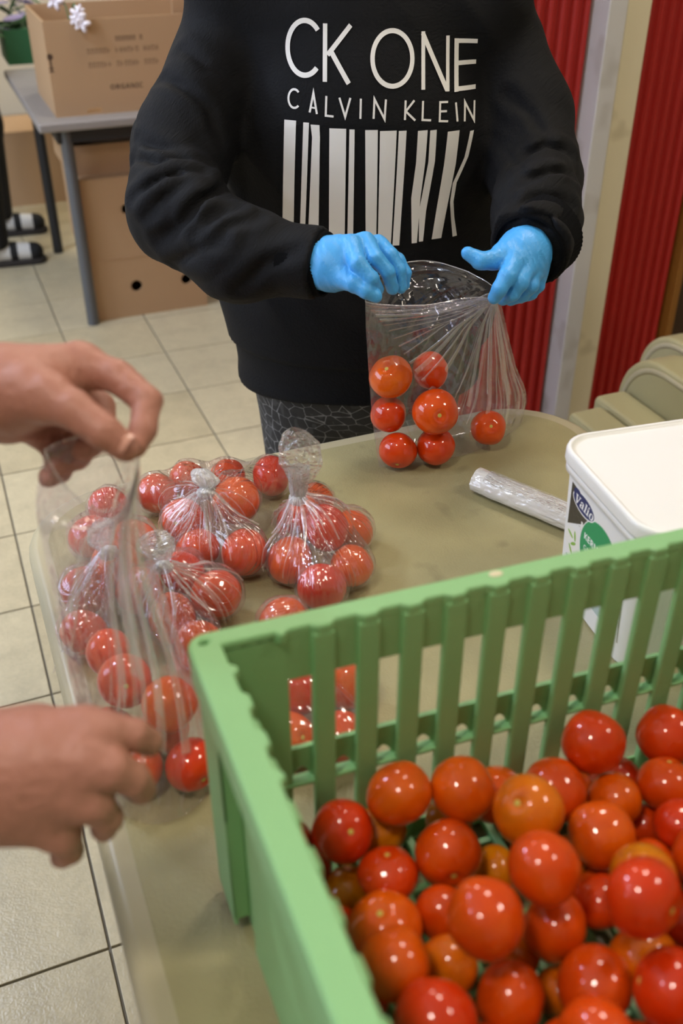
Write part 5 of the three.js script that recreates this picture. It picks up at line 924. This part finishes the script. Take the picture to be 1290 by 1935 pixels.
// ---- the person beyond the grey table's end: dark trousers and striped shoes
{
  const f1 = onY(8, 500, 0), f2 = onY(16, 443, 0), dir = BX.clone().multiplyScalar(0.97).addScaledVector(AX, -0.1).normalize();
  const C = f1.clone().lerp(f2, 0.5).addScaledVector(dir, -0.06).setY(0), root = thing('person', 'person in black trousers and striped black and white shoes near the grey table', 'person', C);
  const hips = C.clone().addScaledVector(dir, -0.02), K = (c, y, f) => c.clone().addScaledVector(dir, f).setY(y);
  const L = [f1, f2].map((f) => [hips.clone().lerp(f, 0.6).setY(0.88), K(f, 0.48, -0.01), K(f, 0.1, -0.03)]);
  const lo = V(C.x - 0.45, 0.06, C.z - 0.5), hi = V(C.x + 0.45, 1.0, C.z + 0.5);
  part(root, 'trousers', local(surfaceNet((P) => { let d = 1; for (const [h, k, a] of L) d = smin(d, smin(cone(P, h, k, 0.1, 0.07), cone(P, k, a, 0.07, 0.066), 0.03), 0.015); d = smin(d, cone(P, K(hips, 0.88, 0), K(hips, 0.96, 0), 0.14, 0.14), 0.05); return smax(smax(d, P[1] - 1.0, 0.004), 0.075 - P[1], 0.004); }, lo, hi, 0.013), root), M.trouser);
  const HC = K(hips, 1.66, 0.04), yaw = Math.atan2(dir.x, dir.z), hf = headField(HC, yaw, 1.03), up = V(0, 1, 0), rt = up.clone().cross(dir);
  const SH = [-1, 1].map((s) => K(hips, 1.42, 0).addScaledVector(rt, 0.17 * s)), HN = [-1, 1].map((s) => K(hips, 0.86, 0.1).addScaledVector(rt, 0.26 * s)), EL = [-1, 1].map((s) => K(hips, 1.13, -0.02).addScaledVector(rt, 0.25 * s));
  const arms = (P, k) => { let d = 1; for (let i = 0; i < 2; i++) { d = Math.min(d, smin(cone(P, SH[i], EL[i], 0.05 * k, 0.042 * k), cone(P, EL[i], HN[i], 0.042 * k, 0.03 * k), 0.02)); } return d; };
  const hand = (P) => { let d = 1; for (let i = 0; i < 2; i++) { const w = HN[i], q = (f, s, y) => w.clone().addScaledVector(dir, f).addScaledVector(rt, s).add(V(0, y, 0)); d = smin(d, cone(P, q(0, 0, 0), q(0.02, 0, -0.07), 0.028, 0.03), 0.02); for (let n = 0; n < 4; n++) d = smin(d, smin(cone(P, q(0.05 - 0.022 * n, 0, -0.085), q(0.055 - 0.022 * n, 0, -0.125), 0.0095, 0.009), cone(P, q(0.055 - 0.022 * n, 0, -0.125), q(0.05 - 0.02 * n, 0, -0.158 - (n === 3 ? -0.015 : 0)), 0.009, 0.0075), 0.003), 0.004); d = smin(d, smin(cone(P, q(0.03, 0, -0.03), q(0.06, 0, -0.07), 0.013, 0.0105), cone(P, q(0.06, 0, -0.07), q(0.066, 0, -0.1), 0.0105, 0.009), 0.004), 0.008); } return d; };
  const core = (P) => { let d = smin(cone(P, K(hips, 0.95, 0), K(hips, 1.36, 0), 0.1, 0.11), cone(P, SH[0], SH[1], 0.045, 0.045), 0.05); d = smin(d, arms(P, 0.85), 0.02); return smin(d, hf(P), 0.02); };
  const hb = [V(C.x - 0.5, 0.66, C.z - 0.5), V(C.x + 0.5, 1.5, C.z + 0.5)];
  part(root, 'body', local(mergeGeometries([surfaceNet((P) => smin(smax(core(P), P[1] - 1.5, 0.001), hand(P), 0.01), hb[0], hb[1], 0.009), surfaceNet((P) => smax(hf(P), 1.49 - P[1], 0.001), V(HC.x - 0.16, 1.47, HC.z - 0.16), V(HC.x + 0.16, 1.83, HC.z + 0.16), 0.005)]), root), M.skin);
  part(root, 'jumper', local(surfaceNet((P) => { let d = smin(cone(P, K(hips, 0.92, 0), K(hips, 1.34, 0), 0.155, 0.16), cone(P, SH[0], SH[1], 0.07, 0.07), 0.05); d = smin(d, smax(arms(P, 1.3), 0.89 - P[1], 0.004), 0.02); d = smax(d, -(Math.hypot(P[0] - HC.x, P[1] - 1.52, P[2] - HC.z) - 0.085), 0.006); return smax(d, 0.86 - P[1], 0.005); }, V(C.x - 0.5, 0.84, C.z - 0.5), V(C.x + 0.5, 1.54, C.z + 0.5), 0.012), root), M.black);
  part(root, 'hair', local(surfaceNet(hairField(HC, yaw, 1.03, false), V(HC.x - 0.17, 1.55, HC.z - 0.17), V(HC.x + 0.17, 1.84, HC.z + 0.17), 0.007), root), M.hair);
  for (const f of [f1, f2]) {
    const q = (u, s, y) => f.clone().addScaledVector(dir, u).addScaledVector(rt, s).setY(y), lo2 = V(f.x - 0.26, -0.006, f.z - 0.26), hi2 = V(f.x + 0.26, 0.16, f.z + 0.26);
    const up2 = (P) => smax(smin(cone(P, q(-0.06, 0, 0.06), q(0.13, 0, 0.045), 0.042, 0.036), cone(P, q(-0.05, 0, 0.06), q(-0.04, 0, 0.1), 0.042, 0.04), 0.03), 0.02 - P[1], 0.004), along = (P) => (P[0] - f.x) * dir.x + (P[2] - f.z) * dir.z;
    const shoe = part(root, 'shoe', local(surfaceNet(up2, lo2, hi2, 0.006), root), M.shoeWhite);
    part(shoe, 'toe_cap', local(surfaceNet((P) => smax(up2(P) - 0.003, 0.115 - along(P), 0.004), lo2, hi2, 0.005), root), M.black);
    part(shoe, 'strap', local(surfaceNet((P) => smax(up2(P) - 0.003, Math.abs(along(P) - 0.05) - 0.016, 0.003), lo2, hi2, 0.005), root), M.black);
    part(shoe, 'sole', local(surfaceNet((P) => smax(cone([P[0], 0.02, P[2]], q(-0.06, 0, 0.02), q(0.135, 0, 0.02), 0.046, 0.042), Math.abs(P[1] - 0.012) - 0.012, 0.003), lo2, hi2, 0.005), root), M.sole);
  }
}
scene.add(camera);
renderer.render(scene, camera);
